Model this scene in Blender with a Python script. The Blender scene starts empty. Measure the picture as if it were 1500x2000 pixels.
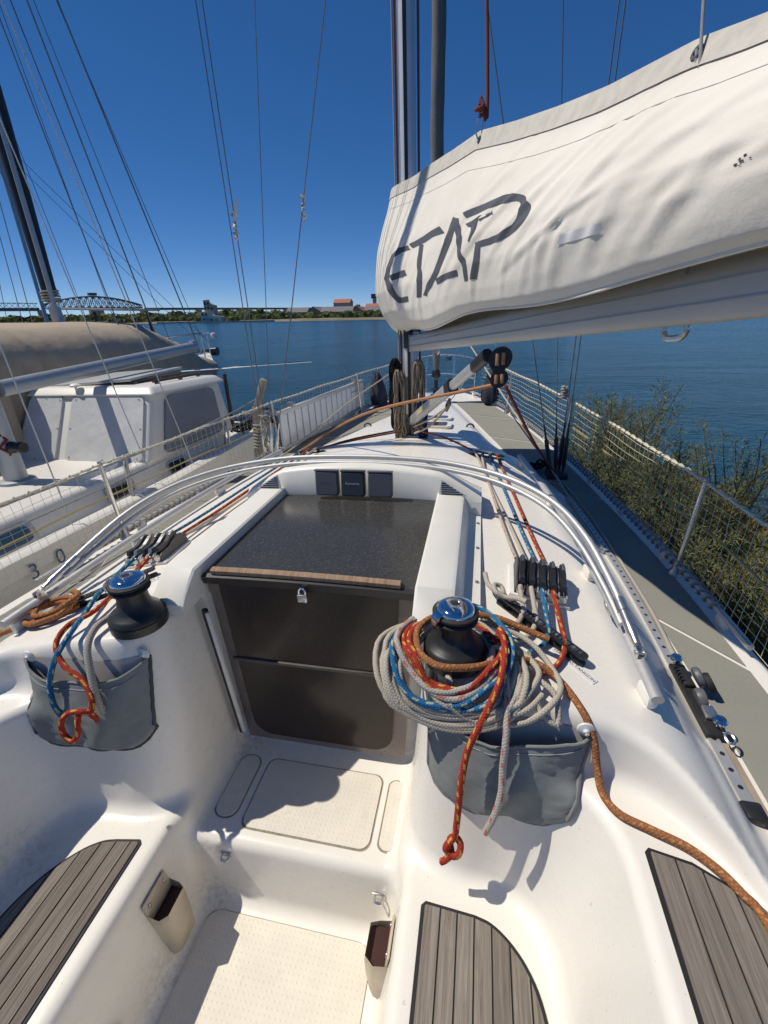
import bpy, bmesh, math, random
import numpy as np
from mathutils import Vector, Matrix
R = math.radians
random.seed(7); np.random.seed(7)
sc = bpy.context.scene
COL = sc.collection

# ------------------------------------------------------------------ camera, sky, sun, exposure
CAM_POS = Vector((.5625, 0.0, .85)); YAW, PITCH, ROLL = R(12.30), R(23.48), R(-2.34)
HEEL = Matrix.Translation(CAM_POS) @ Matrix.Rotation(R(-1.1), 4, 'Y') @ Matrix.Translation(-CAM_POS)
fw = Vector((-math.sin(YAW)*math.cos(PITCH), math.cos(YAW)*math.cos(PITCH), -math.sin(PITCH)))
r0 = Vector((math.cos(YAW), math.sin(YAW), 0)); u0 = r0.cross(fw)
rt = r0*math.cos(ROLL)+u0*math.sin(ROLL); up = u0*math.cos(ROLL)-r0*math.sin(ROLL)
cam_d = bpy.data.cameras.new('camera'); cam = bpy.data.objects.new('camera', cam_d); COL.objects.link(cam)
mw = Matrix((( rt.x, up.x, -fw.x, CAM_POS.x), (rt.y, up.y, -fw.y, CAM_POS.y), (rt.z, up.z, -fw.z, CAM_POS.z), (0, 0, 0, 1)))
cam.matrix_world = HEEL @ mw
cam_d.sensor_fit = 'HORIZONTAL'; cam_d.sensor_width = 36.0; cam_d.lens = 872/1500*36
cam_d.clip_start = .02; cam_d.clip_end = 9000
sc.camera = cam

SUN_TO = Vector((-.67, -.035, 1.0)).normalized()          # towards the sun: square off the port side
elev = math.asin(SUN_TO.z)
w = bpy.data.worlds.new('World'); sc.world = w; w.use_nodes = True
nt = w.node_tree; nt.nodes.clear()
sky = nt.nodes.new('ShaderNodeTexSky'); sky.sky_type = 'NISHITA'; sky.sun_disc = False
sky.sun_elevation = elev; sky.sun_rotation = math.atan2(SUN_TO.x, SUN_TO.y)
sky.air_density = .6; sky.dust_density = 0.0; sky.ozone_density = 3.0; sky.altitude = 3000
bg = nt.nodes.new('ShaderNodeBackground'); bg.inputs['Strength'].default_value = .14
wo = nt.nodes.new('ShaderNodeOutputWorld')
hs = nt.nodes.new('ShaderNodeHueSaturation'); hs.inputs['Hue'].default_value = .508; hs.inputs['Saturation'].default_value = 1.48
gm = nt.nodes.new('ShaderNodeGamma'); gm.inputs['Gamma'].default_value = .72; nt.links.new(sky.outputs[0], gm.inputs['Color']); nt.links.new(gm.outputs[0], hs.inputs['Color']); nt.links.new(hs.outputs[0], bg.inputs[0]); nt.links.new(bg.outputs[0], wo.inputs[0])
sun_d = bpy.data.lights.new('sun', 'SUN'); sun_d.energy = 3.5; sun_d.angle = R(.53); sun_d.color = (1, .925, .80)
sun = bpy.data.objects.new('sun', sun_d); COL.objects.link(sun)
sun.rotation_euler = (-SUN_TO).to_track_quat('-Z', 'Y').to_euler()
sc.view_settings.view_transform = 'Standard'; sc.view_settings.look = 'None'
sc.view_settings.exposure = 0.2; sc.view_settings.gamma = 1.0; sc.view_settings.use_curve_mapping = False
sc.cycles.max_bounces = 10; sc.cycles.diffuse_bounces = 8; sc.cycles.glossy_bounces = 3; sc.cycles.transmission_bounces = 4

# ------------------------------------------------------------------ helpers: objects
BOAT = []                                                  # top-level objects that ride with the heeled boats
def link(o, parent=None, boat=True):
    COL.objects.link(o)
    if parent is not None: o.parent = parent
    elif boat: BOAT.append(o)
    return o
def tag(o, label=None, cat=None, group=None, kind=None):
    if label: o['label'] = label
    if cat: o['category'] = cat
    if group: o['group'] = group
    if kind: o['kind'] = kind
    return o
def thing(name, label, cat, group=None, loc=(0, 0, 0), rz=0.0, boat=True):
    o = bpy.data.objects.new(name, None); o.location = loc; o.rotation_euler = (0, 0, rz)
    o.empty_display_size = .05
    link(o, None, boat); return tag(o, label, cat, group)
def mesh_obj(name, verts, faces, mat, parent=None, smooth=False, uv=None, ang=None, boat=True, loc=None):
    me = bpy.data.meshes.new(name); me.from_pydata([tuple(v) for v in verts], [], faces)
    if uv is not None:
        ul = me.uv_layers.new(name='UVMap')
        ul.data.foreach_set('uv', np.asarray(uv, dtype=np.float32).ravel())
    if smooth:
        me.polygons.foreach_set('use_smooth', [True]*len(me.polygons))
        if ang: me.set_sharp_from_angle(angle=R(ang))
    me.materials.append(mat); me.update()
    o = bpy.data.objects.new(name, me)
    if loc: o.location = loc
    return link(o, parent, boat)
def copy_tree(o, parent=None, boat=True):
    c = o.copy(); link(c, parent, boat)
    if parent is not None: c.matrix_parent_inverse = o.matrix_parent_inverse.copy()
    for ch in [x for x in COL.objects if x.parent == o]: copy_tree(ch, c)
    return c

def frames(pts, closed=False):
    P = [Vector(p) for p in pts]; n = len(P); T = []
    for i in range(n):
        a = P[i-1] if (i > 0 or closed) else P[0]; b = P[(i+1) % n] if (i < n-1 or closed) else P[-1]
        t = (b-a); T.append(t.normalized() if t.length > 1e-9 else Vector((0, 0, 1)))
    ref = Vector((0, 0, 1)) if abs(T[0].z) < .9 else Vector((1, 0, 0))
    N = [(ref-T[0]*ref.dot(T[0])).normalized()]
    for i in range(1, n):
        v = N[-1]-T[i]*N[-1].dot(T[i]); N.append(v.normalized() if v.length > 1e-6 else N[-1])
    return P, T, N
class MB:
    def __init__(s): s.v = []; s.f = []; s.uv = []
    def add(s, vs, fs, uvs=None):
        b = len(s.v); s.v += [tuple(v) for v in vs]
        for k, f in enumerate(fs):
            s.f.append([b+i for i in f])
            s.uv += (uvs[k] if uvs else [(0, 0)]*len(f))
        return s
    def box(s, c, size, rot=None, bev=0, seg=2):
        bm = bmesh.new(); bmesh.ops.create_cube(bm, size=1)
        bmesh.ops.scale(bm, vec=size, verts=bm.verts)
        if bev: bmesh.ops.bevel(bm, geom=list(bm.edges), offset=bev, segments=seg, profile=.5, affect='EDGES')
        m = Matrix.Translation(c)
        if rot is not None: m = m @ (rot.to_4x4() if not isinstance(rot, (tuple, list)) else Matrix.Rotation(rot[2], 4, 'Z') @ Matrix.Rotation(rot[1], 4, 'Y') @ Matrix.Rotation(rot[0], 4, 'X'))
        bm.transform(m); bm.verts.index_update()
        s.add([v.co[:] for v in bm.verts], [[v.index for v in f.verts] for f in bm.faces]); bm.free(); return s
    def tube(s, pts, r, n=8, closed=False, caps=True, sq=1.0):
        P, T, N = frames(pts, closed); m = len(P); vs = []; L = [0]
        rr = r if hasattr(r, '__len__') else [r]*m
        for i in range(m):
            B = T[i].cross(N[i])
            for k in range(n):
                a = 2*math.pi*k/n; vs.append(P[i]+N[i]*(rr[i]*sq*math.cos(a))+B*(rr[i]*math.sin(a)))
            if i: L.append(L[-1]+(P[i]-P[i-1]).length)
        fs = []; us = []
        for i in range(m if closed else m-1):
            j = (i+1) % m; l1 = L[j] if j else L[-1]+(P[0]-P[-1]).length
            for k in range(n):
                k2 = (k+1) % n
                fs.append([i*n+k, i*n+k2, j*n+k2, j*n+k])
                us.append([(L[i], k/n), (L[i], (k+1)/n), (l1, (k+1)/n), (l1, k/n)])
        if caps and not closed:
            fs.append(list(range(n))[::-1]); us.append([(0, 0)]*n)
            fs.append([(m-1)*n+k for k in range(n)]); us.append([(0, 0)]*n)
        return s.add(vs, fs, us)
    def cyl(s, a, b, r1, r2=None, n=16):
        return s.tube([a, b], [r1, r1 if r2 is None else r2], n)
    def lathe(s, prof, c=(0, 0, 0), rot=None, n=32):
        m = Matrix.Translation(c) @ (rot.to_4x4() if rot is not None else Matrix.Identity(4)); vs = []
        for (r, z) in prof:
            for k in range(n):
                a = 2*math.pi*k/n; vs.append((m @ Vector((r*math.cos(a), r*math.sin(a), z)))[:])
        fs = []
        for i in range(len(prof)-1):
            for k in range(n):
                k2 = (k+1) % n; fs.append([i*n+k, i*n+k2, (i+1)*n+k2, (i+1)*n+k])
        if prof[0][0] > 1e-6: fs.append([k for k in range(n)][::-1])
        if prof[-1][0] > 1e-6: fs.append([(len(prof)-1)*n+k for k in range(n)])
        return s.add(vs, fs)
    def prism(s, poly, z0, z1, mat=None):
        m = mat if mat is not None else Matrix.Identity(4); n = len(poly)
        vs = [(m @ Vector((x, y, z0)))[:] for x, y in poly]+[(m @ Vector((x, y, z1)))[:] for x, y in poly]
        fs = [[i, (i+1) % n, n+(i+1) % n, n+i] for i in range(n)]+[list(range(n))[::-1], [n+i for i in range(n)]]
        return s.add(vs, fs)
    def grid(s, F, nu, nv, uv=None):
        vs = [F(i/(nu-1), j/(nv-1)) for i in range(nu) for j in range(nv)]
        fs = [[i*nv+j, (i+1)*nv+j, (i+1)*nv+j+1, i*nv+j+1] for i in range(nu-1) for j in range(nv-1)]
        return s.add(vs, fs)
    def build(s, name, mat, parent=None, smooth=True, ang=38, boat=True, loc=None):
        return mesh_obj(name, s.v, s.f, mat, parent, smooth, s.uv, ang, boat, loc)
def spline(pts, n=8, closed=False):
    P = [Vector(p) for p in pts]; m = len(P); out = []
    for i in range(m if closed else m-1):
        p0 = P[i-1] if (i > 0 or closed) else P[0]*2-P[1]; p1 = P[i]; p2 = P[(i+1) % m]
        p3 = P[(i+2) % m] if (i+2 < m or closed) else P[-1]*2-P[-2]
        for k in range(n):
            t = k/n; out.append(.5*((2*p1)+(p2-p0)*t+(2*p0-5*p1+4*p2-p3)*t*t+(3*p1-p0-3*p2+p3)*t**3))
    if not closed: out.append(P[-1])
    return out
def rrect(w_, h_, r, n=5):
    out = []
    for cx, cy, a0 in ((w_/2-r, h_/2-r, 0), (-w_/2+r, h_/2-r, 90), (-w_/2+r, -h_/2+r, 180), (w_/2-r, -h_/2+r, 270)):
        for k in range(n+1):
            a = R(a0+90*k/n); out.append((cx+r*math.cos(a), cy+r*math.sin(a)))
    return out
def text_mesh(txt, size, font=None):
    c = bpy.data.curves.new('lettering', 'FONT'); c.body = txt; c.size = size; c.align_x = 'CENTER'; c.align_y = 'CENTER'
    o = bpy.data.objects.new('lettering', c); COL.objects.link(o)
    dg = bpy.context.evaluated_depsgraph_get(); me = bpy.data.meshes.new_from_object(o.evaluated_get(dg))
    bpy.data.objects.remove(o); return me
def lettering(txt, size, mat, parent, M4, name='lettering'):
    me = text_mesh(txt, size); me.transform(M4); me.materials.clear(); me.materials.append(mat)
    o = bpy.data.objects.new(name, me); return link(o, parent)
def basis(x, y, z, o):
    x, y, z = Vector(x).normalized(), Vector(y).normalized(), Vector(z).normalized()
    return Matrix(((x.x, y.x, z.x, o[0]), (x.y, y.y, z.y, o[1]), (x.z, y.z, z.z, o[2]), (0, 0, 0, 1)))

# ------------------------------------------------------------------ helpers: materials
class NT:
    def __init__(s, name):
        s.m = bpy.data.materials.new(name); s.m.use_nodes = True; s.t = s.m.node_tree
        s.b = s.t.nodes['Principled BSDF']
    def n(s, typ, **kw):
        nd = s.t.nodes.new(typ)
        for k, v in kw.items():
            if k in nd.inputs: nd.inputs[k].default_value = v
            else: setattr(nd, k, v)
        return nd
    def l(s, a, b): s.t.links.new(a, b)
    def coord(s, kind='Object'):
        return s.n('ShaderNodeTexCoord').outputs[kind]
    def noise(s, scale, detail=4, rough=.55, vec=None, dist=0):
        nd = s.n('ShaderNodeTexNoise'); nd.inputs['Scale'].default_value = scale; nd.inputs['Detail'].default_value = detail
        nd.inputs['Roughness'].default_value = rough; nd.inputs['Distortion'].default_value = dist
        s.l(vec if vec is not None else s.coord(), nd.inputs['Vector']); return nd.outputs['Fac']
    def ramp(s, fac, stops):
        nd = s.n('ShaderNodeValToRGB'); e = nd.color_ramp.elements
        while len(e) < len(stops): e.new(.5)
        for k, (p, c) in enumerate(stops):
            e[k].position = p; e[k].color = tuple(c)+(1,) if len(c) == 3 else c
        s.l(fac, nd.inputs['Fac']); return nd.outputs['Color']
    def mix(s, fac, a, b, mode='MIX'):
        nd = s.n('ShaderNodeMix'); nd.data_type = 'RGBA'; nd.blend_type = mode
        for inp, v in ((nd.inputs[0], fac), (nd.inputs[6], a), (nd.inputs[7], b)):
            if isinstance(v, (int, float)): inp.default_value = v
            elif isinstance(v, (tuple, list)): inp.default_value = tuple(v)+(1,) if len(v) == 3 else v
            else: s.l(v, inp)
        return nd.outputs[2]
    def math(s, op, a, b=None, c=None):
        nd = s.n('ShaderNodeMath'); nd.operation = op
        for i, v in enumerate((a, b, c)):
            if v is None: continue
            if isinstance(v, (int, float)): nd.inputs[i].default_value = v
            else: s.l(v, nd.inputs[i])
        return nd.outputs[0]
    def bump(s, h, strength=.3, dist=.01, prev=None):
        nd = s.n('ShaderNodeBump'); nd.inputs['Strength'].default_value = strength; nd.inputs['Distance'].default_value = dist
        s.l(h, nd.inputs['Height'])
        if prev is not None: s.l(prev, nd.inputs['Normal'])
        s.l(nd.outputs[0], s.b.inputs['Normal']); return nd.outputs[0]
    def set(s, **kw):
        for k, v in kw.items():
            inp = s.b.inputs[k.replace('_', ' ')]
            if hasattr(v, 'is_linked') or hasattr(v, 'links'): s.l(v, inp)
            elif isinstance(v, (tuple, list)): inp.default_value = tuple(v)+(1,) if len(v) == 3 else v
            else: inp.default_value = v
        return s
_MC = {}
def plain(name, col, rough=.5, metal=0.0, var=.12, scale=30, bump=0.0, bscale=200, spec=.5, coat=0.0, dist=.002):
    if name in _MC: return _MC[name]
    m = NT(name); f = m.noise(scale, 5)
    c = m.ramp(f, [(.3, [x*(1-var) for x in col]), (.7, [min(1, x*(1+var*.6)) for x in col])])
    m.set(Base_Color=c, Metallic=metal, Specular_IOR_Level=spec, Coat_Weight=coat)
    rr = m.math('MULTIPLY_ADD', m.noise(scale*2.3, 3), .18, rough-.09); m.l(rr, m.b.inputs['Roughness'])
    if bump: m.bump(m.noise(bscale, 3), bump, dist)
    _MC[name] = m.m; return m.m
def rope_mat(name, base, fleck=None, period=.045, dens=.5, rough=.85, fleck2=None):
    m = NT(name); uv = m.coord('UV'); sp = m.n('ShaderNodeSeparateXYZ'); m.l(uv, sp.inputs[0]); u, v = sp.outputs[0], sp.outputs[1]; u0 = u
    u = m.math('MULTIPLY_ADD', m.noise(16, 2), .05, u) if fleck is not None else u
    a = m.math('ADD', m.math('MULTIPLY', u0, 1/.009), m.math('MULTIPLY', v, 4)); b = m.math('SUBTRACT', m.math('MULTIPLY', u0, 1/.009), m.math('MULTIPLY', v, 4))
    wa = m.math('ABSOLUTE', m.math('SINE', m.math('MULTIPLY', a, math.pi))); wb = m.math('ABSOLUTE', m.math('SINE', m.math('MULTIPLY', b, math.pi)))
    h = m.math('MULTIPLY', wa, wb)
    col = m.mix(m.math('MULTIPLY', h, .8), [x*.62 for x in base], base)
    col = m.mix(m.noise(14, 4), m.mix(.25, col, [x*.5 for x in base]), col)
    if fleck is not None:
        k = m.math('FRACT', m.math('ADD', m.math('MULTIPLY', u, 1/period), m.math('MULTIPLY', v, 1.0)))
        k2 = m.math('FRACT', m.math('ADD', m.math('MULTIPLY', u, .2/period), m.math('MULTIPLY', v, 3.0)))
        g = m.math('MULTIPLY', m.math('LESS_THAN', k, dens), m.math('LESS_THAN', k2, .34))
        g = m.math('MULTIPLY', g, m.math('MULTIPLY_ADD', m.noise(90, 2), 1.2, .1))
        col = m.mix(g, col, fleck)
    m.set(Base_Color=col, Roughness=rough, Specular_IOR_Level=.25); m.bump(h, .6, .0016)
    return m.m
# ------------------------------------------------------------------ materials of the own boat
def gelcoat(name, col, stain, rough=.32, mould=()):
    m = NT(name); P = m.coord()
    f = m.noise(3.2, 6, .6, P); f2 = m.noise(21, 5, .65, P)
    c = m.ramp(f, [(.3, [x*.965 for x in col]), (.65, col)])
    st = m.ramp(f2, [(.56, (0, 0, 0)), (.75, (1, 1, 1))])
    c = m.mix(m.math('MULTIPLY', st, .10), c, stain)
    sp = m.ramp(m.noise(95, 2, .5, P), [(.735, (0, 0, 0)), (.76, (1, 1, 1))])
    c = m.mix(m.math('MULTIPLY', sp, .35), c, [x*.35 for x in stain])
    if mould:                                            # black mildew left in the wet corners
        tot = None
        for (p, r_) in mould:
            vm = m.n('ShaderNodeVectorMath'); vm.operation = 'DISTANCE'; m.l(P, vm.inputs[0]); vm.inputs[1].default_value = p
            k = m.math('SUBTRACT', 1.0, m.math('MULTIPLY', vm.outputs['Value'], 1/r_)); tot = k if tot is None else m.math('MAXIMUM', tot, k)
        sp2 = m.math('MULTIPLY', m.math('MAXIMUM', tot, 0.0), m.ramp(m.noise(55, 6, .75, P), [(.45, (0, 0, 0)), (.62, (1, 1, 1))]))
        c = m.mix(m.math('MINIMUM', m.math('MULTIPLY', sp2, .4), .3), c, (.10, .085, .065))
    rr = m.math('MULTIPLY_ADD', f2, .22, rough-.08); m.l(rr, m.b.inputs['Roughness'])
    m.set(Base_Color=c, Specular_IOR_Level=.45); m.bump(m.noise(9, 3, .5, P), .05, .01)
    return m.m
M_GEL = gelcoat('gelcoat_white', (.80, .77, .705), (.60, .50, .36), .26, [((-.34, 1.2, -.8), .16), ((-.30, .86, -.86), .10), ((-.30, .80, -1.05), .12), ((-.335, .55, -1.07), .16), ((-.82, .42, -.70), .16), ((-.80, .62, -.69), .12)])
M_GEL2 = plain('gelcoat_clean', (.76, .745, .68), .38, var=.05, scale=6)
def dotted(name, col, pitch=.0165):
    m = NT(name); P = m.coord(); sp = m.n('ShaderNodeSeparateXYZ'); m.l(P, sp.inputs[0])
    def cell(axis, off=0): return m.math('SUBTRACT', m.math('FRACT', m.math('ADD', m.math('MULTIPLY', axis, 1/pitch), off)), .5)
    def dots(off):
        x, y = cell(sp.outputs[0], off), cell(sp.outputs[1], off)
        d = m.math('ADD', m.math('MULTIPLY', x, x), m.math('MULTIPLY', y, y))
        return m.math('SUBTRACT', 1.0, m.math('SMOOTH_MIN', m.math('MULTIPLY', d, 22), 1.0, .2))
    h = dots(0)
    f = m.noise(6, 6, .65, P)
    c = m.ramp(f, [(.35, [x*.9 for x in col]), (.65, col)])
    g = m.ramp(m.noise(28, 4, .7, P), [(.6, (0, 0, 0)), (.78, (1, 1, 1))])
    c = m.mix(m.math('MULTIPLY', g, .3), c, (.45, .36, .25))
    m.set(Base_Color=c, Roughness=.55); m.bump(h, .55, .0018); return m.m
M_DOT = dotted('moulded_nonskid', (.74, .695, .60), .0175)
def nonskid(name, col):
    m = NT(name); P = m.coord(); f = m.noise(420, 2, .6, P); g = m.noise(4, 6, .6, P)
    c = m.mix(g, [x*.82 for x in col], [x*1.12 for x in col]); c = m.mix(m.ramp(f, [(.4, (0, 0, 0)), (.7, (.35, .35, .35))]), c, [x*1.5 for x in col])
    m.set(Base_Color=c, Roughness=.9, Specular_IOR_Level=.2); m.bump(f, .5, .002); return m.m
M_NS = nonskid('grey_deck_paint', (.255, .25, .215))
M_ALU = plain('anodised_aluminium', (.56, .56, .55), .52, .65, .06, 20)
M_ALU_D = plain('dull_aluminium', (.42, .43, .44), .42, 1.0, .1, 20)
M_STEEL = plain('stainless', (.64, .63, .61), .27, .9, .08, 15)
M_CHROME = plain('chrome', (.72, .74, .76), .07, 1.0, .02, 15)
M_BLACK = plain('black_plastic', (.022, .022, .024), .42, var=.25)
M_RUBBER = plain('black_rubber', (.018, .018, .02), .75, var=.25)
M_GREYPL = plain('grey_plastic', (.11, .115, .125), .45, var=.06, scale=40)
M_WHITE = plain('white_plastic', (.74, .73, .7), .45, var=.06)
M_WINCH = plain('winch_anodised', (.035, .036, .038), .38, .35, .15, 60, .12, 500)
def acrylic(name, col, speck=.35):
    m = NT(name); P = m.coord(); f = m.noise(150, 4, .75, P, 1.2); g = m.noise(5, 4, .6, P)
    c = m.mix(m.math('MULTIPLY', m.ramp(f, [(.52, (0, 0, 0)), (.72, (1, 1, 1))]), speck), col, (.16, .155, .14))
    c = m.mix(m.math('MULTIPLY', g, .5), c, [x*1.8 for x in col])
    m.l(m.math('MULTIPLY_ADD', f, .3, .05), m.b.inputs['Roughness'])
    m.set(Base_Color=c, Specular_IOR_Level=.33); return m.m
M_HATCH = acrylic('smoked_acrylic_top', (.034, .034, .034), 1.0)
M_BOARD = acrylic('smoked_acrylic_board', (.034, .024, .019), .3)
M_BORDER = plain('tinted_border', (.20, .165, .145), .3, var=.2, scale=14)
def teak(name, col):
    m = NT(name); uv = m.coord(); mp = m.n('ShaderNodeMapping'); mp.inputs['Scale'].default_value = (70, 2.4, 6); m.l(uv, mp.inputs[0])
    oi = m.n('ShaderNodeObjectInfo'); ad = m.n('ShaderNodeVectorMath'); ad.operation = 'ADD'; m.l(mp.outputs[0], ad.inputs[0]); 
    cb = m.n('ShaderNodeCombineXYZ'); m.l(m.math('MULTIPLY', oi.outputs['Random'], 50), cb.inputs[0]); m.l(m.math('MULTIPLY', oi.outputs['Random'], 31), cb.inputs[1]); m.l(cb.outputs[0], ad.inputs[1])
    f = m.noise(2.2, 8, .7, ad.outputs[0], .6); g = m.noise(14, 5, .7, ad.outputs[0])
    c = m.ramp(f, [(.28, [x*.45 for x in col]), (.5, col), (.74, [x*1.6 for x in col])])
    tone = m.math('MULTIPLY_ADD', oi.outputs['Random'], .5, .72)
    c = m.mix(1.0, c, m.ramp(tone, [(0, (0, 0, 0)), (1, (1, 1, 1))]), 'MULTIPLY')
    c = m.mix(m.math('MULTIPLY', g, .35), c, (.2, .15, .11))
    m.set(Base_Color=c, Roughness=.8, Specular_IOR_Level=.2); m.bump(m.math('ADD', f, m.math('MULTIPLY', g, .6)), .5, .0025); return m.m
M_TEAK = teak('weathered_teak', (.23, .205, .18))
M_CAULK = plain('black_caulk', (.012, .012, .014), .7, var=.2)
M_WOOD = teak('varnished_worn_wood', (.33, .225, .15))

# ------------------------------------------------------------------ deck moulding as one smooth signed-distance solid
def smax(a, b, k):
    h = np.maximum(k-np.abs(a-b), 0)/k; return np.maximum(a, b)+h*h*k*.25
def smin(a, b, k): return -smax(-a, -b, k)
def hermite(xs, ys):
    xs = np.array(xs, float); ys = np.array(ys, float); d = np.gradient(ys, xs)
    def F(x):
        x = np.clip(x, xs[0], xs[-1]); i = np.clip(np.searchsorted(xs, x)-1, 0, len(xs)-2)
        h = xs[i+1]-xs[i]; t = (x-xs[i])/h
        return ((2*t**3-3*t**2+1)*ys[i]+(t**3-2*t**2+t)*h*d[i]+(-2*t**3+3*t**2)*ys[i+1]+(t**3-t**2)*h*d[i+1])
    return F
beam = hermite([-1.4, 0, 1, 2.1, 3.0, 3.9, 4.8, 5.6, 6.2, 6.6, 6.85, 7.0], [1.55, 1.62, 1.635, 1.6, 1.5, 1.36, 1.185, .97, .75, .54, .32, .06])
deckz = hermite([-1.4, 0, 1, 2.1, 3.9, 5.6, 6.75, 7.1], [-.355, -.35, -.345, -.34, -.31, -.26, -.2, -.18])
cabw = hermite([-1.4, 2.1, 2.6, 3.0, 3.4, 3.75, 4.45, 5.3, 6.0, 6.4], [1.235, 1.235, 1.19, 1.12, 1.0, .85, .66, .44, .24, .1])
roofc = hermite([.8, 1.0, 2.0, 2.8, 3.4], [-.045, -.037, -.004, 0.0, -.02])
forec = hermite([3.0, 3.6, 4.2, 5, 6, 6.6], [-.075, -.088, -.105, -.14, -.185, -.22])
def bulk_y(ax, z): return .935+(z+.12)*.19-3.2*np.maximum(ax-.93, 0)**2
def deck_sdf(x, y, z):
    ax = np.abs(x); zd = deckz(y); b = beam(y)
    deck = smax(z-zd, (ax-b)*.9, .035)
    cw = cabw(y)
    side = (ax-cw)*.74+(z-zd)*.67
    aft = smax(z-(roofc(y)-.11*ax**2), side, .06)
    aft = smax(aft, (y-(3.3-.22*ax**2))*.55+(z-.0)*.83, .06)
    aft = smax(aft, (bulk_y(ax, z)-y)*.98, .035)
    fore = smax(z-(forec(y)-.1*ax**2), (ax-cw+.02)*.8+(z-zd)*.6, .06)
    fore = np.maximum(fore, 1.5-y)
    cab = smin(aft, fore, .05)
    s = smin(deck, cab, .05)
    coam = smax(z+.30, smax(ax-1.235, y-1.05, .03), .04)
    s = smin(s, coam, .05)
    by = bulk_y(ax, z)
    well = smax(ax-(.835+(z+.72)*.26), y-by, .24)
    rec = smax(ax-(.372+(z+.8)*.075), y-1.262, .05)
    U = smin(well, rec, .24)
    cU = smax(U, -.72-z, .045)
    cR = smax(rec, -.80-z, .05)
    cF = smax(smax(ax-(.345+(z+1.08)*.16), y-(.80+(z+1.08)*.10), .06), -1.08-z, .05)
    carve = smin(smin(cU, cR, .038), cF, .038)
    return smax(s, -carve, .026)
def surface_nets(xs, ys, zs):
    X, Y, Z = np.meshgrid(xs, ys, zs, indexing='ij', sparse=True)
    h = len(xs)//2; half = deck_sdf(X[h:], Y, Z).astype(np.float32)
    V = np.concatenate([half[:0:-1], half], 0) if len(xs) % 2 else np.concatenate([half[::-1], half], 0)
    S = V < 0
    c = S[:-1, :-1, :-1].astype(np.int8)
    for i, j, k in ((1,0,0),(0,1,0),(0,0,1),(1,1,0),(1,0,1),(0,1,1),(1,1,1)):
        c = c+S[i:S.shape[0]-1+i, j:S.shape[1]-1+j, k:S.shape[2]-1+k]
    act = (c > 0) & (c < 8); I = np.argwhere(act); idx = -np.ones(act.shape, np.int32); idx[act] = np.arange(len(I))
    acc = np.zeros((len(I), 3)); cnt = np.zeros(len(I)); ax = (xs, ys, zs); ii, jj, kk = I.T
    for d in range(3):
        for a in (0, 1):
            for b2 in (0, 1):
                o = [0, 0, 0]; o[(d+1) % 3] = a; o[(d+2) % 3] = b2; p = [ii+o[0], jj+o[1], kk+o[2]]; q = [t.copy() for t in p]; q[d] = q[d]+1
                v0 = V[tuple(p)]; v1 = V[tuple(q)]; m = (v0 < 0) != (v1 < 0); t = np.where(m, v0/np.where(v0 == v1, 1, v0-v1), 0)
                P = np.stack([ax[e][p[e]] for e in range(3)], 1).astype(float); P[:, d] += t*(ax[d][q[d]]-ax[d][p[d]])
                acc[m] += P[m]; cnt[m] += 1
    Vt = acc/cnt[:, None]; F = []
    for d in range(3):
        sl = [slice(None)]*3; sh = [slice(None)]*3; sl[d] = slice(0, -1); sh[d] = slice(1, None)
        a, b2 = S[tuple(sl)], S[tuple(sh)]; E = np.argwhere(a != b2); e1, e2 = (d+1) % 3, (d+2) % 3
        ok = (E[:, e1] > 0) & (E[:, e2] > 0) & (E[:, e1] < len(ax[e1])-1) & (E[:, e2] < len(ax[e2])-1); E = E[ok]
        fl = a[tuple(E.T)]; qd = []
        for da, db in ((0, 0), (1, 0), (1, 1), (0, 1)):
            C = E.copy(); C[:, e1] -= 1-da; C[:, e2] -= 1-db; qd.append(idx[tuple(C.T)])
        Q = np.stack(qd, 1); Q = np.where(fl[:, None], Q, Q[:, ::-1]); F.append(Q)
    return Vt, np.concatenate(F)
def sdf_grad(P, e=1e-3):
    x, y, z = P.T
    return np.stack([(deck_sdf(x+e, y, z)-deck_sdf(x-e, y, z)), (deck_sdf(x, y+e, z)-deck_sdf(x, y-e, z)), (deck_sdf(x, y, z+e)-deck_sdf(x, y, z-e))], 1)/(2*e)
ST = .0135
gx = np.arange(ST/2, 1.70, ST); gx = np.concatenate([-gx[::-1], gx])
gy = np.concatenate([np.arange(-1.2, .2, .03), np.arange(.2, 1.5, ST), np.arange(1.5, 3.6, .022), np.arange(3.6, 7.15, .035)])
gz = np.concatenate([[-1.6, -1.45, -1.3, -1.2, -1.15, -1.125], np.arange(-1.11, .07, ST)])
DV, DF = surface_nets(gx.astype(np.float32), gy.astype(np.float32), gz.astype(np.float32))
for _ in range(3):
    g = sdf_grad(DV); f = deck_sdf(*DV.T); st = -f[:, None]*g/np.maximum((g*g).sum(1), .05)[:, None]
    DV = DV+np.clip(st, -.006, .006)
DN = sdf_grad(DV); DN /= np.linalg.norm(DN, axis=1)[:, None]
def split_mesh(name, sel, mat, parent):
    F = DF[sel]; used, inv = np.unique(F, return_inverse=True); F = inv.reshape(F.shape)
    me = bpy.data.meshes.new(name); me.from_pydata(DV[used].tolist(), [], F.tolist())
    me.polygons.foreach_set('use_smooth', [True]*len(me.polygons)); me.update()
    me.normals_split_custom_set_from_vertices(DN[used].tolist()); me.materials.append(mat)
    return link(bpy.data.objects.new(name, me), parent)
boat = thing('sailing_yacht', 'white fibreglass sailing yacht seen from its own cockpit, bow ahead', 'sailboat', loc=(0, 0, 0))
fc = DV[DF].mean(1); fnz = np.abs(DN[DF].mean(1)[:, 2])
is_hull = (np.abs(fc[:, 0]) > beam(fc[:, 1])-.02) & (fnz < .35)
split_mesh('hull', is_hull, M_GEL, boat)
split_mesh('deck_moulding', ~is_hull, M_GEL, boat)
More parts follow.
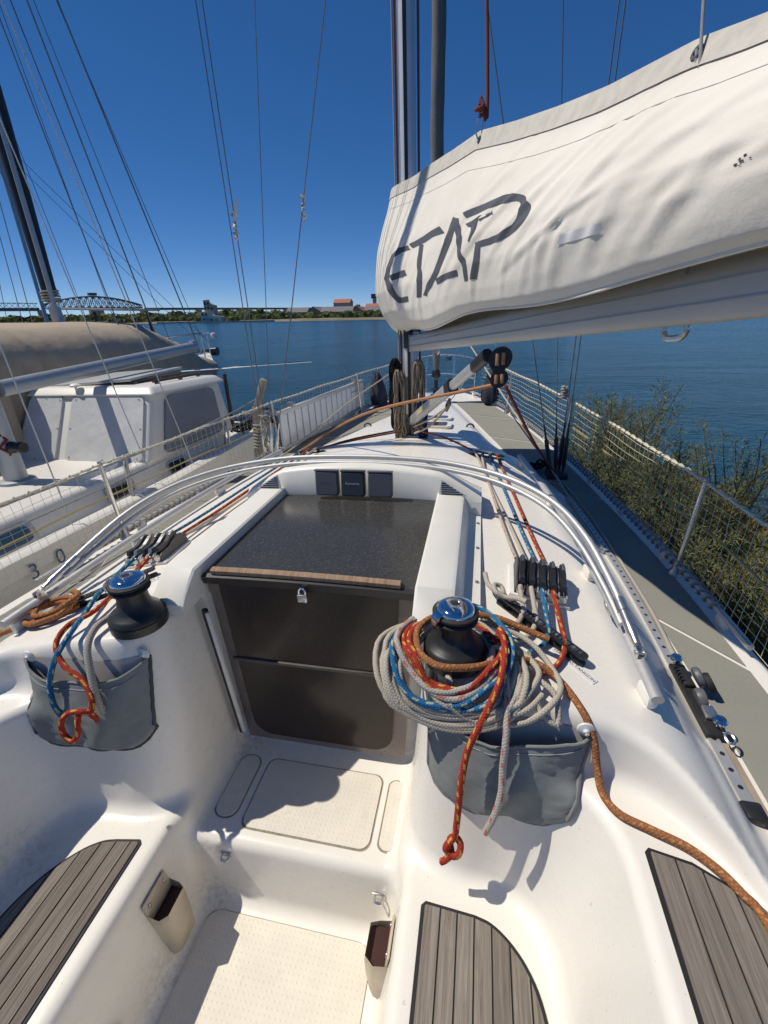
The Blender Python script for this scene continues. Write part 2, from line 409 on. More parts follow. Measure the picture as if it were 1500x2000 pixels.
def surf_zv(x, y):
    """height of the moulding under points (x, y), bisecting down from above"""
    x = np.asarray(x, float); y = np.asarray(y, float); hi = np.full(x.shape, .08); lo = np.full(x.shape, -1.3); found = np.zeros(x.shape, bool)
    z = hi.copy()
    for k in range(46):
        z2 = .08-.03*(k+1); ins = deck_sdf(x, y, np.full(x.shape, z2)) < 0; new = ins & ~found
        lo[new] = z2; hi[new] = z2+.03; found |= new
        if found.all(): break
    for _ in range(11):
        m = (hi+lo)/2; ins = deck_sdf(x, y, m) < 0; lo = np.where(ins, m, lo); hi = np.where(ins, hi, m)
    return (hi+lo)/2
def surf_z(x, y): return float(surf_zv([x], [y])[0])
def surf_n(x, y, z=None):
    z = surf_z(x, y) if z is None else z; g = sdf_grad(np.array([[x, y, z]]))[0]; return Vector(g/np.linalg.norm(g))
def aft_y(x, z):
    """y of the aft-facing bulkhead at (x, z), coming from aft"""
    ys = np.linspace(.4, 1.4, 300); f = deck_sdf(np.full(300, x), ys, np.full(300, z)); i = int(np.argmax(f < 0)); return float(ys[i])
# ------------------------------------------------------------------ parts of the yacht laid on the moulding
def sheet(name, edge_in, edge_out, y0f, y1f, mat, parent, sgn, nu=26, nv=7, lift=.004, r=.03):
    """grey deck panel: x from edge_in(y) to edge_out(y), ends slanted (y0f/y1f give y for t in 0..1)"""
    vs = []
    for i in range(nu):
        for j in range(nv):
            t = j/(nv-1); y = y0f(t)+(y1f(t)-y0f(t))*i/(nu-1)
            x = edge_in(y)+(edge_out(y)-edge_in(y))*t
            vs.append((x, y))
    A = np.array(vs); Z = surf_zv(A[:, 0], A[:, 1]); vs = [(sgn*x, y, z+lift) for (x, y), z in zip(vs, Z)]
    fs = [[i*nv+j, (i+1)*nv+j, (i+1)*nv+j+1, i*nv+j+1] for i in range(nu-1) for j in range(nv-1)]
    if sgn > 0: fs = [f[::-1] for f in fs]
    return mesh_obj(name, vs, fs, mat, parent, True)
din = lambda y: float(cabw(np.array(y)))+.07
dou = lambda y: float(beam(np.array(y)))-.085
segs = [(-.6, 1.70, 0, -.13), (1.725, 3.34, -.13, -.17), (3.365, 4.55, -.17, -.12), (4.58, 5.5, -.12, -.1), (5.53, 6.2, -.1, 0)]
for sgn in (1, -1):
    for (a, b2, s0, s1) in segs:
        sheet('deck_panel', din, dou, (lambda t, a=a, s=s0: a+s*t*2), (lambda t, b=b2, s=s1: b+s*t*2), M_NS, boat, sgn)
# toe rails: alloy rails on feet along the gunwale
for sgn in (1, -1):
    ys = np.linspace(1.52, 6.85, 60); mb = MB(); pts = []
    for y in ys: pts.append((sgn*(float(beam(np.array(y)))-.055), y, float(deckz(np.array(y)))+.045))
    rail = mb.tube(pts, .0135, 8).build('toe_rail', M_ALU, boat)
    for k in range(2, 58, 6):
        p = Vector(pts[k]); q = Vector(pts[k+1])-Vector(pts[k-1]); a = math.atan2(q.y, q.x)
        MB().box((p.x, p.y, p.z-.024), (.07, .035, .052), (0, 0, a), .012).build('rail_foot', M_WHITE, rail)
# hatch surround: two side rails and the raised front garage with sloping ears
def ztop(y): return .045+.012*(y-1.1)
sur = None
for sgn in (1, -1):
    mb = MB(); vs = []; ys = [1.10, 1.125, 1.20, 1.45, 1.7, 1.95, 2.04]
    for k, y in enumerate(ys):
        zt = ztop(y)+.012; zt = {0: -.03, 1: .0}.get(k, zt)
        zi = -.12 if y > 1.3 else (-.055 if k > 1 else -.06)
        prof = [(.392, zi), (.392, zt), (.40, zt+.006), (.505, zt+.003), (.518, zt-.004), (.545, -.02), (.575, -.03), (.60, -.033), (.602, -.07)]
        for x, z in prof: vs.append((sgn*x, y, z if z < -.019 else max(z, -.0185)))
    n = 9; fs = [[i*n+j, (i+1)*n+j, (i+1)*n+j+1, i*n+j+1] for i in range(len(ys)-1) for j in range(n-1)]+[list(range(n))]
    if sgn > 0: fs = [f[::-1] for f in fs]
    o = mesh_obj('hatch_coaming', vs, fs, M_GEL2, boat, True, None, 30)
    # flange screws
    for y in (1.13, 1.4, 1.66, 1.9):
        zz = surf_z(.585, y)
        MB().lathe([(.008, 0), (.007, .003), (.003, .004), (0, .004)], (sgn*.587, y, -.030), n=10).build('screw', M_STEEL, o)
# front garage, a low box across the roof carrying the instruments
vs = []; X = np.linspace(-.60, .60, 25)
for x in X:
    a = abs(x); ear = max(0, (a-.41)/.19); h = .19-.03*(a/.41)**2 if a < .41 else (.16*(1-ear)+.055*ear)
    yf = 2.01-.035*(1-(a/.6)**2)*0+.02*(a/.6)**2*-1.0
    b = roofc(np.array(2.0))-.11*a*a-.03
    for (dy, z) in ((0, b), (0, .03), (.012, h-.02), (.03, h-.004), (.055, h), (.16, h-.01), (.24, h*.45), (.30, b)): vs.append((x, yf+dy, float(max(z, b))))
n = 8; fs = [[i*n+j, i*n+j+1, (i+1)*n+j+1, (i+1)*n+j] for i in range(24) for j in range(n-1)]+[list(range(n))[::-1], [24*n+j for j in range(n)]]
gar = mesh_obj('hatch_garage', vs, fs, M_GEL2, boat, True, None, 45)
# louvred triangular vents at the garage ends
for sgn in (1, -1):
    ly = 1.985
    v = MB().prism([(sgn*.40, .075), (sgn*.535, .068), (sgn*.413, .146)][::sgn], -.004, .004, basis((1, 0, 0), (0, 0, 1), (0, -1, 0), (0, ly, 0))).build('vent', M_WHITE, gar, False)
    for k in range(6):
        z = .077+.0105*k; x1 = .525-(z-.068)/.078*.118
        MB().box((sgn*(.412+x1)/2, ly-.0052, z), (x1-.412, .003, .0055)).build('slat', M_BLACK, v, False)
# sliding hatch: black speckled acrylic, a little domed, wooden grip along its aft edge
hat = thing('', '', '') if False else None
def hz(x, y): return .052-.16*x*x*.25+.012*(y-1.25)
vs = []; nx, ny = 17, 12
for i in range(nx):
    x = -.386+.772*i/(nx-1)
    for j in range(ny):
        y = 1.235+.81*j/(ny-1); vs.append((x, y-.05*0, hz(x, y)-.022))
nv = len(vs); vs += [(x, y, z-.012) for x, y, z in vs]
fs = [[i*ny+j, (i+1)*ny+j, (i+1)*ny+j+1, i*ny+j+1] for i in range(nx-1) for j in range(ny-1)]
fs += [[i*ny, i*ny+nv, (i+1)*ny+nv, (i+1)*ny] for i in range(nx-1)]
slid = mesh_obj('sliding_hatch', vs, fs, M_HATCH, boat, True, None, 40)
# dark front lip under the grip
vs = []
for i in range(nx):
    x = -.386+.772*i/(nx-1); z = hz(x, 1.24)-.022
    vs += [(x, 1.222, z-.034), (x, 1.218, z-.004), (x, 1.236, z+.002), (x, 1.245, z-.034)]
fs = [[i*4+j, (i+1)*4+j, (i+1)*4+(j+1) % 4, i*4+(j+1) % 4] for i in range(nx-1) for j in range(4)]
mesh_obj('hatch_lip', vs, [f[::-1] for f in fs], M_BLACK, slid)
vs = []
for i in range(nx):
    x = -.352+.69*i/(nx-1); z = hz(x, 1.24)-.019
    vs += [(x, 1.228, z), (x, 1.226, z+.015), (x, 1.236, z+.021), (x, 1.250, z+.02), (x, 1.268, z+.003)]
fs = [[i*5+j, i*5+j+1, (i+1)*5+j+1, (i+1)*5+j] for i in range(nx-1) for j in range(4)]+[[0, 1, 2, 3, 4], [(nx-1)*5+k for k in (4, 3, 2, 1, 0)]]
gr = mesh_obj('wooden_grip', vs, [f[::-1] for f in fs], M_WOOD, slid, True, None, 50); 
# companionway boards (two washboards) in a tinted border
BY = lambda z: 1.238+(z+.8)*.02                        # almost upright
def board(name, poly, y_off, mat, parent, th=.012):
    n = len(poly); vs = [(x, BY(z)-y_off, z) for x, z in poly]+[(x, BY(z)-y_off+th, z) for x, z in poly]
    fs = [list(range(n)), [n+i for i in range(n)][::-1]]+[[(i+1) % n, i, n+i, n+(i+1) % n] for i in range(n)]
    return mesh_obj(name, vs, fs, mat, parent, False)
def arcpts(cx, cz, r, a0, a1, n=8): return [(cx+r*math.cos(R(a0+(a1-a0)*k/n)), cz+r*math.sin(R(a0+(a1-a0)*k/n))) for k in range(n+1)]
rec_w = lambda z: .372+(z+.8)*.075
frame = board('companionway_frame', [(-.385, .02), (-.335, -.775), (.335, -.775), (.385, .02)], .010, M_BORDER, boat, .02)
board('washboard', [(-.312, -.335), (.312, -.335), (.332, .022), (-.332, .022)], .026, M_BOARD, frame)
board('washboard', arcpts(-.208, -.645, .085, 180, 270)+arcpts(.208, -.645, .085, 270, 360)+[(.311, -.352), (-.311, -.352)], .0255, M_BOARD, frame)
MB().box((0, BY(-.343)-.028, -.343), (.66, .012, .014), None, .003).build('board_joint', plain('joint_grey', (.09, .08, .072), .6), frame)
# sliding track beside the boards: black rubber channel with a white strip
MB().box((-.372, 1.205, -.42), (.02, .016, .62), (0, R(-4.2), 0), .003).build('board_channel', M_BLACK, frame)
MB().box((-.360, 1.200, -.42), (.014, .014, .60), (0, R(-4.2), 0), .003).build('channel_strip', M_WHITE, frame)
# moulded non-skid panels of the bridge deck and cockpit floor
def pad(name, cx, cy, w_, h_, z, r, parent=boat, mat=M_DOT):
    p = rrect(w_, h_, r)
    edge = mesh_obj('pad_rim', [(cx+x*(1+.012/w_), cy+y*(1+.012/h_), z) for x, y in p], [list(range(len(p)))], plain('grimy_seam', (.30, .25, .18), .7, var=.4, scale=25), parent)
    mb = MB(); mb.prism([(x, y) for x, y in p], z-.002, z+.0035, Matrix.Translation((cx, cy, 0)))
    return mb.build(name, mat, parent, False)
zb = -.7995; zf = -1.0795
pad('bridge_deck_pad', .03, 1.02, .47, .27, zb, .035)
pad('bridge_deck_pad', -.285, 1.03, .085, .25, zb, .04)
pad('bridge_deck_pad', .325, 1.02, .055, .25, zb, .026)
pad('cockpit_floor_pad', 0, -.22, .60, 1.95, zf, .05)
# teak panels: base of black caulk with separate planks
def teak_panel(poly, z, nrm_fn, plank_w, x0, parent, name='teak_panel', ang=0.0, grow=.006):
    """poly: plan outline (x, y); planks run along y (rotated by ang about the first point)"""
    from mathutils.geometry import intersect_line_line_2d
    o = poly[0]; ca, sa = math.cos(ang), math.sin(ang)
    L = [((x-o[0])*ca+(y-o[1])*sa, -(x-o[0])*sa+(y-o[1])*ca) for x, y in poly]
    back = lambda x, y: (o[0]+x*ca-y*sa, o[1]+x*sa+y*ca)
    cx = sum(p[0] for p in L)/len(L); cy = sum(p[1] for p in L)/len(L)
    def offset(P, d):
        out = []; n = len(P)
        for i in range(n):
            a, b_, c_ = Vector(P[i-1]), Vector(P[i]), Vector(P[(i+1) % n]); e1 = (b_-a).normalized(); e2 = (c_-b_).normalized()
            n1 = Vector((e1.y, -e1.x)); n2 = Vector((e2.y, -e2.x)); m_ = (n1+n2); m_ = m_/max(m_.length_squared/2, .5); q = b_+m_*d; out.append((q.x, q.y))
        return out
    big = L; L = offset(L, -.009)
    mb = MB(); n = len(big); top = [back(*p) for p in big]
    hz_ = lambda x, y: z(x, y)
    mb.add([(x, y, hz_(x, y)+.003) for x, y in top]+[(x, y, hz_(x, y)-.004) for x, y in top], [list(range(n))]+[[(i+1) % n, i, n+i, n+(i+1) % n] for i in range(n)])
    base = mb.build(name, M_CAULK, parent, False)
    def clip(P, a, b2):
        def half(P, f):
            out = []
            for i in range(len(P)):
                p, q = P[i], P[(i+1) % len(P)]; fp, fq = f(p), f(q)
                if fp >= 0: out.append(p)
                if fp*fq < 0: t = fp/(fp-fq); out.append((p[0]+(q[0]-p[0])*t, p[1]+(q[1]-p[1])*t))
            return out
        P = half(P, lambda p: p[0]-a); return half(P, lambda p: b2-p[0]) if len(P) > 2 else P
    xs = [p[0] for p in L]; a = min(xs)
    while a < max(xs)-.008:
        P = clip(L, a+.0022, a+plank_w-.0022); a += plank_w
        if len(P) < 3: continue
        Q = [back(*p) for p in P]; n = len(Q); lift = .0065+random.uniform(-.0006, .0006)
        MB().add([(x, y, hz_(x, y)+lift) for x, y in Q]+[(x, y, hz_(x, y)+.001) for x, y in Q], [list(range(n))]+[[(i+1) % n, i, n+i, n+(i+1) % n] for i in range(n)]).build('plank', M_TEAK, base, False)
    return base
def ccw(P):
    a = sum(P[i][0]*P[(i+1) % len(P)][1]-P[(i+1) % len(P)][0]*P[i][1] for i in range(len(P))); return P if a > 0 else P[::-1]
zs_ = lambda x, y: -.7195
curve = lambda P: [(p.x, p.y) for p in spline([Vector((a, b, 0)) for a, b in P], 4)]
seat_poly = [(.466, -.9), (.805, -.9)]+curve([(.805, .38), (.802, .50), (.785, .585), (.755, .645), (.712, .692), (.665, .722), (.62, .733)])+[(.478, .742), (.466, .73)]
seat_port = [(.466, -.9), (.75, -.9)]+curve([(.75, .36), (.746, .46), (.725, .56), (.69, .63), (.645, .685), (.60, .716), (.56, .728)])+[(.478, .742), (.466, .73)]
for sgn, sp_ in ((1, seat_poly), (-1, seat_port)): teak_panel(ccw([(sgn*x, y) for x, y in sp_]), zs_, None, .0475, 0, boat)
zc_ = lambda x, y: -.2995
co_poly = [(.985, .728), (1.0, -.9), (1.21, -.9), (1.205, .60)]+arcpts(1.165, .63, .04, 0, 70, 4)+[(1.08, .722), (.995, .738)]
for sgn in (1, -1): teak_panel(ccw([(sgn*x, y) for x, y in co_poly]), zc_, None, .05, 0, boat)
# handrails: flattened alloy bars on white feet along both roof edges
def rail_pt(y): return (hermite([.9, 1.06, 1.6, 2.1, 2.6, 3.0], [1.062, 1.062, 1.03, .985, .91, .845])(np.array(y)))
for sgn in (1, -1):
    pts = []
    for y in np.linspace(1.0, 2.98, 24):
        x = float(rail_pt(y)); pts.append((sgn*x, y, surf_z(x, y)+.062))
    hr = MB().tube(pts, .017, 10, sq=.85).build('handrail', M_ALU, boat)
    for y in (1.06, 1.66, 2.3, 2.92):
        x = float(rail_pt(y)); z = surf_z(x, y)
        MB().box((sgn*x, y, z+.022), (.034, .075, .05), (0, 0, sgn*.12), .014).build('rail_foot', M_WHITE, hr)
# genoa tracks: alloy T-track with holes, wood strip outboard, black end stop
for sgn in (1, -1):
    tx = hermite([.8, 1.5, 2.1, 2.6, 3.1], [1.285, 1.283, 1.275, 1.235, 1.175]); pts = []
    f = lambda y: float(tx(np.array(y)))
    ys = np.linspace(.9, 3.0, 24); vs = []; n = 4
    for y in ys:
        x = f(y); z = surf_z(1.30, y)+.006
        vs += [(sgn*(x-.016), y, z), (sgn*(x-.015), y, z+.016), (sgn*(x+.015), y, z+.016), (sgn*(x+.016), y, z)]
    fs = [[i*4+j, (i+1)*4+j, (i+1)*4+j+1, i*4+j+1] for i in range(23) for j in range(3)]+[[0, 1, 2, 3], [92, 95, 94, 93]]
    if sgn < 0: fs = [q[::-1] for q in fs]
    tr = mesh_obj('genoa_track', vs, fs, M_ALU, boat)
    for y in np.arange(.95, 2.95, .05):
        x = f(y); z = surf_z(1.30, y)+.0224
        MB().lathe([(.0065, 0), (.0065, .0006), (0, .0006)], (sgn*x, y, z), n=10).build('track_hole', M_BLACK, tr)
    MB().box((sgn*f(.9), .885, surf_z(1.30, .9)+.016), (.05, .05, .03), None, .008).build('end_stop', M_BLACK, tr)
    vs = []
    for y in np.linspace(-.6, 3.05, 30):
        x = f(max(y, .8))+.034; z = surf_z(x, y)
        vs += [(sgn*(x-.009), y, z), (sgn*(x-.009), y, z+.012), (sgn*(x+.009), y, z+.012), (sgn*(x+.009), y, z)]
    fs = [[i*4+j, (i+1)*4+j, (i+1)*4+j+1, i*4+j+1] for i in range(29) for j in range(3)]
    if sgn < 0: fs = [q[::-1] for q in fs]
    mesh_obj('trim_strip', vs, fs, plain('pale_wood_trim', (.36, .29, .22), .7, var=.25, scale=12), boat)
# foredeck hatch windows: tinted panes in white rounded frames
for (cx, cy, w_, h_) in ((.13, 4.22, .40, .26), (.13, 4.62, .36, .22)):
    zz = surf_z(.1, cy); n0 = surf_n(.05, cy)
    B = basis((1, 0, 0), n0.cross(Vector((1, 0, 0))), n0, (cx, cy, zz-.004))
    fr = MB().prism(rrect(w_, h_, .05), 0, .022, B).build('deck_window', M_GEL2, boat, False)
    MB().prism(rrect(w_-.09, h_-.08, .035), .022, .026, B).build('pane', plain('brown_pane', (.075, .045, .045), .08, var=.1), fr, False)
for sgn in (1, -1):
    p = (sgn*.50, 4.28, surf_z(.50, 4.28)); pts = [(p[0]+.035*math.cos(a), p[1], p[2]+.035*math.sin(a)-.002) for a in np.linspace(0, math.pi, 9)]
    MB().tube(pts, .008, 6).build('deck_eye', M_BLACK, boat)
# eye bolts on the bridge-deck riser
for (x, z) in ((-.235, -.86), (.315, -.90)):
    y = aft_y(x, z)
    e = MB().box((x, y-.003, z), (.042, .006, .022), None, .003).build('eye_bolt', M_STEEL, boat)
    MB().tube(spline([(x-.013, y-.004, z), (x-.011, y-.022, z-.002), (x+.011, y-.022, z-.002), (x+.013, y-.004, z)], 4), .0045, 6).build('ring', M_STEEL, e)
# oval locker opening low on the port seat front
lx = lambda z: -(.345+(z+1.08)*.16)
z0 = -.985; nrm = Vector((1, 0, -.16)).normalized(); B = basis((0, 1, 0), Vector((0, 0, 1))-nrm*nrm.z, nrm, (lx(z0)+.001, .30, z0))
ov = MB().prism([(.115*math.cos(a), .075*math.sin(a)) for a in np.linspace(0, 2*math.pi, 28)[:-1]], 0, .008, B).build('locker_vent', M_WHITE, boat, False)
MB().prism([(.085*math.cos(a), .05*math.sin(a)) for a in np.linspace(0, 2*math.pi, 28)[:-1]], .008, .0085, B).build('opening', M_BLACK, ov, False)
# ------------------------------------------------------------------ deck gear
M_LBL = plain('label_white', (.74, .74, .74), .5, var=.04)
M_INK = plain('label_ink', (.05, .05, .06), .6)
def winch(label, x, y, arm):
    z = surf_z(x, y)-.003; t = thing('winch', label, 'winch', 'winches on the coachroof', (x, y, z), arm)
    MB().lathe([(.089, 0), (.090, .004), (.090, .030), (.087, .033), (.087, .036), (.090, .039), (.088, .048), (.079, .056), (.066, .064), (.055, .078), (.049, .098), (.047, .128), (.05, .140)], n=48).build('drum', M_WINCH, t)
    mb = MB().lathe([(.05, .134), (.062, .137), (.064, .141), (.060, .147), (.052, .150), (.060, .153), (.064, .158), (.063, .163), (.054, .168)], n=48)
    j = mb.build('self_tailing_jaw', M_RUBBER, t)
    rb = MB()
    for k in range(44):
        a = 2*math.pi*k/44; rb.box((.0605*math.cos(a), .0605*math.sin(a), .161), (.008, .0022, .006), (0, 0, a))
    rb.build('jaw_ridges', M_RUBBER, j, False)
    cap = MB().lathe([(.054, .163), (.054, .171), (.050, .178), (.040, .184), (.024, .1875), (.021, .1875), (.0205, .1865), (.016, .1865), (.0155, .176), (0, .176)], n=40).build('top_cap', M_CHROME, t)
    sk = MB().prism([((.0135 if k % 2 else .0095)*math.cos(math.pi*k/8), (.0135 if k % 2 else .0095)*math.sin(math.pi*k/8)) for k in range(16)], .1755, .1862).build('handle_socket', M_BLACK, cap, False)
    MB().lathe([(.0205, .186), (.019, .1895), (.0155, .1895), (.0145, .186)], n=24).build('socket_ring', M_STEEL, cap)
    # stripper arm curling over the jaw and down to the drum
    mb = MB(); pr = [(.045, .171, .030), (.058, .170, .030), (.069, .166, .028), (.074, .155, .024), (.073, .138, .020), (.068, .122, .016)]
    vs = []
    for r_, z_, w_ in pr: vs += [(r_, -w_/2, z_+.004), (r_, w_/2, z_+.004), (r_-.006, w_/2, z_-.004), (r_-.006, -w_/2, z_-.004)]
    fs = [[i*4+j, (i+1)*4+j, (i+1)*4+(j+1) % 4, i*4+(j+1) % 4] for i in range(5) for j in range(4)]+[[3, 2, 1, 0], [20, 21, 22, 23]]
    mb.add(vs, [f[::-1] for f in fs]).build('stripper_arm', M_CHROME, t, True, 60)
    return t
winch('winch on the starboard coachroof wrapped in a big coil of ropes', .527, 1.047, R(-140))
winch('dark winch with chrome top on the port coachroof above mesh bag', -.527, 1.047, R(-160))

# rope clutches: banks of five side-plated jammers with lever handles
def clutch_bank(label, cx, cy, rz, cols, n=5, pitch=.0365):
    z = surf_z(abs(cx), cy); slope = surf_n(abs(cx), cy); tilt = math.asin(slope.x)*(1 if cx > 0 else -1)
    t = thing('rope_clutch_bank', label, 'rope clutch', 'rope clutch banks', (cx, cy, z), rz); t.rotation_euler = (0, tilt, rz)
    MB().box((0, 0, .003), (pitch*n+.03, .215, .012), None, .004).build('base_plate', M_WHITE, t)
    body = [(-.098, .008), (-.098, .034), (-.082, .044), (-.03, .046), (.02, .062), (.066, .066), (.092, .05), (.1, .03), (.1, .008)]
    for k in range(n):
        x = (k-(n-1)/2)*pitch
        B = basis((0, 1, 0), (0, 0, 1), (1, 0, 0), (x, 0, 0))
        c = MB()
        c.prism(body, -.0165, -.011, B); c.prism(body, .011, .0165, B); c.prism([(-.095, .008), (-.095, .012), (.098, .012), (.098, .008)], -.011, .011, B)
        c.prism([(.0, .035), (.02, .055), (.07, .058), (.09, .04)], -.011, .011, B)
        cl = c.build('clutch', cols[k % len(cols)], t, False)
        MB().lathe([(.0085, 0), (.0135, 0), (.0135, .012), (.0085, .012)], (x, -.094, .027), Matrix.Rotation(R(90), 3, 'X'), n=16).build('fairlead', M_STEEL, cl)
        lv = MB(); lp = [(-.088, .050), (-.078, .066), (-.05, .062), (-.02, .066), (.03, .084), (.055, .082), (.06, .07), (.02, .06), (-.02, .05), (-.06, .046)]
        lv.prism(lp, -.0085, .0085, B); lv.build('lever', M_BLACK if k % 2 == 0 or cx > 0 else M_ALU_D, cl, False)
        MB().box((x, .034, .0845), (.010, .038, .003), (R(10), 0, 0), .001).build('lever_inlay', M_ALU_D, cl)
    return t
M_CLG = plain('clutch_grey', (.33, .34, .34), .5, var=.1); M_CLD = plain('clutch_dark', (.06, .06, .062), .5, var=.15)
clutch_bank('bank of five rope clutches on the starboard coachroof beside the sprayhood rail', .81, 1.50, R(-3), [M_CLD, M_CLD, M_CLG, M_CLG, M_CLG])
clutch_bank('bank of five rope clutches on the port coachroof beyond the winch', -.815, 1.53, R(3), [M_CLG, M_CLG, M_CLG, M_CLG, M_CLD])
# deck organisers: black bars of sheaves
def organiser(label, a, b, n, h=.026, wd=.036, names=(), side=1):
    a, b = Vector((a[0], a[1], surf_z(abs(a[0]), a[1]))), Vector((b[0], b[1], surf_z(abs(b[0]), b[1]))); d = b-a; L = d.length
    t = thing('deck_organiser', label, 'deck organiser', 'deck organisers', a)
    x = d.normalized(); up_ = surf_n(abs((a.x+b.x)/2), (a.y+b.y)/2); up_ = Vector((up_.x*(1 if a.x > 0 else -1), up_.y, up_.z)); y = up_.cross(x).normalized(); up_ = x.cross(y)
    B = basis(x, y, up_, (0, 0, 0))
    pl = rrect(L+.03, wd, wd*.42); pl = [(px+L/2, py) for px, py in pl]
    MB().prism(pl, 0, .006, B).build('lower_plate', M_BLACK, t, False)
    tp = MB().prism(pl, h, h+.007, B).build('upper_plate', M_BLACK, t, False)
    ridge = MB()
    for k in range(int(L/.014)): ridge.box((.007+.014*k, 0, h+.0075), (.008, wd*.42, .003))
    rv = ridge; rv.v = [(B @ Vector(v))[:] for v in rv.v]; rv.build('plate_pattern', M_CLD, tp, False)
    for k in range(n):
        s_ = L*(k+.5)/n
        sh = MB().lathe([(.015, .007), (.011, .012), (.011, .019), (.015, .024)], n=16); sh.v = [(B @ (Vector(v)+Vector((s_, 0, 0))))[:] for v in sh.v]; sh.build('sheave', M_RUBBER, t)
        bo = MB().lathe([(.006, 0), (.0055, .003), (0, .0035)], n=10); bo.v = [(B @ (Vector(v)+Vector((s_, 0, h+.008))))[:] for v in bo.v]; bo.build('bolt', M_STEEL, tp)
    return t, a, x, y, up_
o1 = organiser('black deck organiser bar on the starboard coachroof aft of the clutches', (.672, 1.345), (.895, 1.135), 5)
o2 = organiser('black deck organiser bar on the port coachroof next to the winch', (-.905, 1.145), (-.70, 1.345), 5)
organiser('small black organiser on the starboard roof crest ahead of the sprayhood tube', (.53, 3.05), (.735, 3.02), 4, .024, .04)
organiser('small black organiser on the port roof crest ahead of the sprayhood tube', (-.74, 3.02), (-.545, 3.05), 3, .024, .04)
# printed name strips beside the organisers
def strip(label, cx, cy, ang, w_, txt, size=.0155):
    sg = 1 if cx > 0 else -1; z = surf_z(abs(cx), cy); n_ = surf_n(abs(cx), cy); n_ = Vector((n_.x*sg, n_.y, n_.z))
    x = Vector((math.cos(ang), math.sin(ang), 0)); x = (x-n_*x.dot(n_)).normalized(); y = n_.cross(x)
    t = MB().prism(rrect(w_, .026, .003), -.0015, .0022, basis(x, y, n_, (0, 0, 0))).build('name_strip', M_LBL, None, False, loc=(cx, cy, z))
    tag(t, label, 'label', 'line name strips')
    lettering(txt, size, M_INK, t, basis(x, y, n_, n_*.0027))
strip('white strip lettered HALE-BAS TANGON by the starboard organiser', .876, 1.118, R(-43.3), .145, 'HALE-BAS TANGON')
strip('white strip lettered GRAND-VOILE beside ropes at the starboard organiser', .762, 1.226, R(-43.3), .12, 'GRAND-VOILE')
strip('white strip lettered HALEBAS SPINAKER under the port organiser', -.842, 1.148, R(44.3), .15, 'HALEBAS SPINQ')
strip('white strip ending in G.V beside the port clutches', -.685, 1.30, R(44.3), .10, 'BORDURE G.V')

# folded sprayhood frame: two bent tubes hinged on the handrails
fr = thing('sprayhood_frame', 'two bent aluminium sprayhood tubes folded over the coachroof', 'frame', loc=(0, 1.28, -.06))
def arch(pts, dy, dz, r):
    P = [Vector((x, y-1.28+dy*(1-abs(x)/1.1), z+.06+dz*(1-abs(x)/1.12))) for x, y, z in pts]
    full = [Vector((-p.x, p.y, p.z)) for p in P]+P[::-1][1:]
    return spline(full, 5)
ap = [(1.045, 1.27, -.03), (1.02, 1.40, .02), (.975, 1.58, .082), (.90, 1.76, .127), (.79, 1.90, .156), (.64, 2.01, .178), (.42, 2.085, .198), (.2, 2.11, .207), (0, 2.115, .21)]
MB().tube(arch(ap, 0, 0, 0), .0125, 10).build('arch_tube', M_ALU, fr)
ap2 = [(1.03, 1.25, -.05), (1.005, 1.40, -.005), (.955, 1.58, .055), (.88, 1.755, .10), (.77, 1.89, .13), (.62, 1.995, .153), (.41, 2.065, .173), (.2, 2.09, .182), (0, 2.095, .185)]
MB().tube(arch(ap2, 0, 0, 0), .0105, 10).build('arch_tube', M_ALU, fr)
for sgn in (1, -1):
    a = Vector((sgn*1.04, 1.285-1.28, .035)); b = Vector((sgn*1.055, 1.16-1.28, -.005)); d = (b-a)
    e = MB().cyl(a-d*.35, a+d*.02, .0185, n=16).build('joint_sleeve', M_STEEL, fr)
    MB().tube([a, a+d*.3, a+d*.62, a+d*.74, a+d*.9], [.0155, .0155, .0165, .012, .012], 14).build('tube_end', M_STEEL, fr)
    h = Vector((sgn*1.058, 1.15-1.28, -.015))
    MB().box(h+Vector((sgn*.010, 0, -.008)), (.004, .03, .045), None, .001).box(h+Vector((-sgn*.010, 0, -.008)), (.004, .03, .045), None, .001).box(h+Vector((0, -.005, -.03)), (.026, .055, .006), None, .001).build('hinge', M_STEEL, fr, False)
    MB().cyl(h+Vector((-.017, 0, .002)), h+Vector((.017, 0, .002)), .006, n=10).build('hinge_pin', M_STEEL, fr)
    MB().tube(spline([h+Vector((sgn*-.02, .30, -.01)), h+Vector((sgn*-.02, .26, -.03)), h+Vector((sgn*-.015, .22, -.03))], 4), .01, 8).build('tube_clip', M_STEEL, fr)

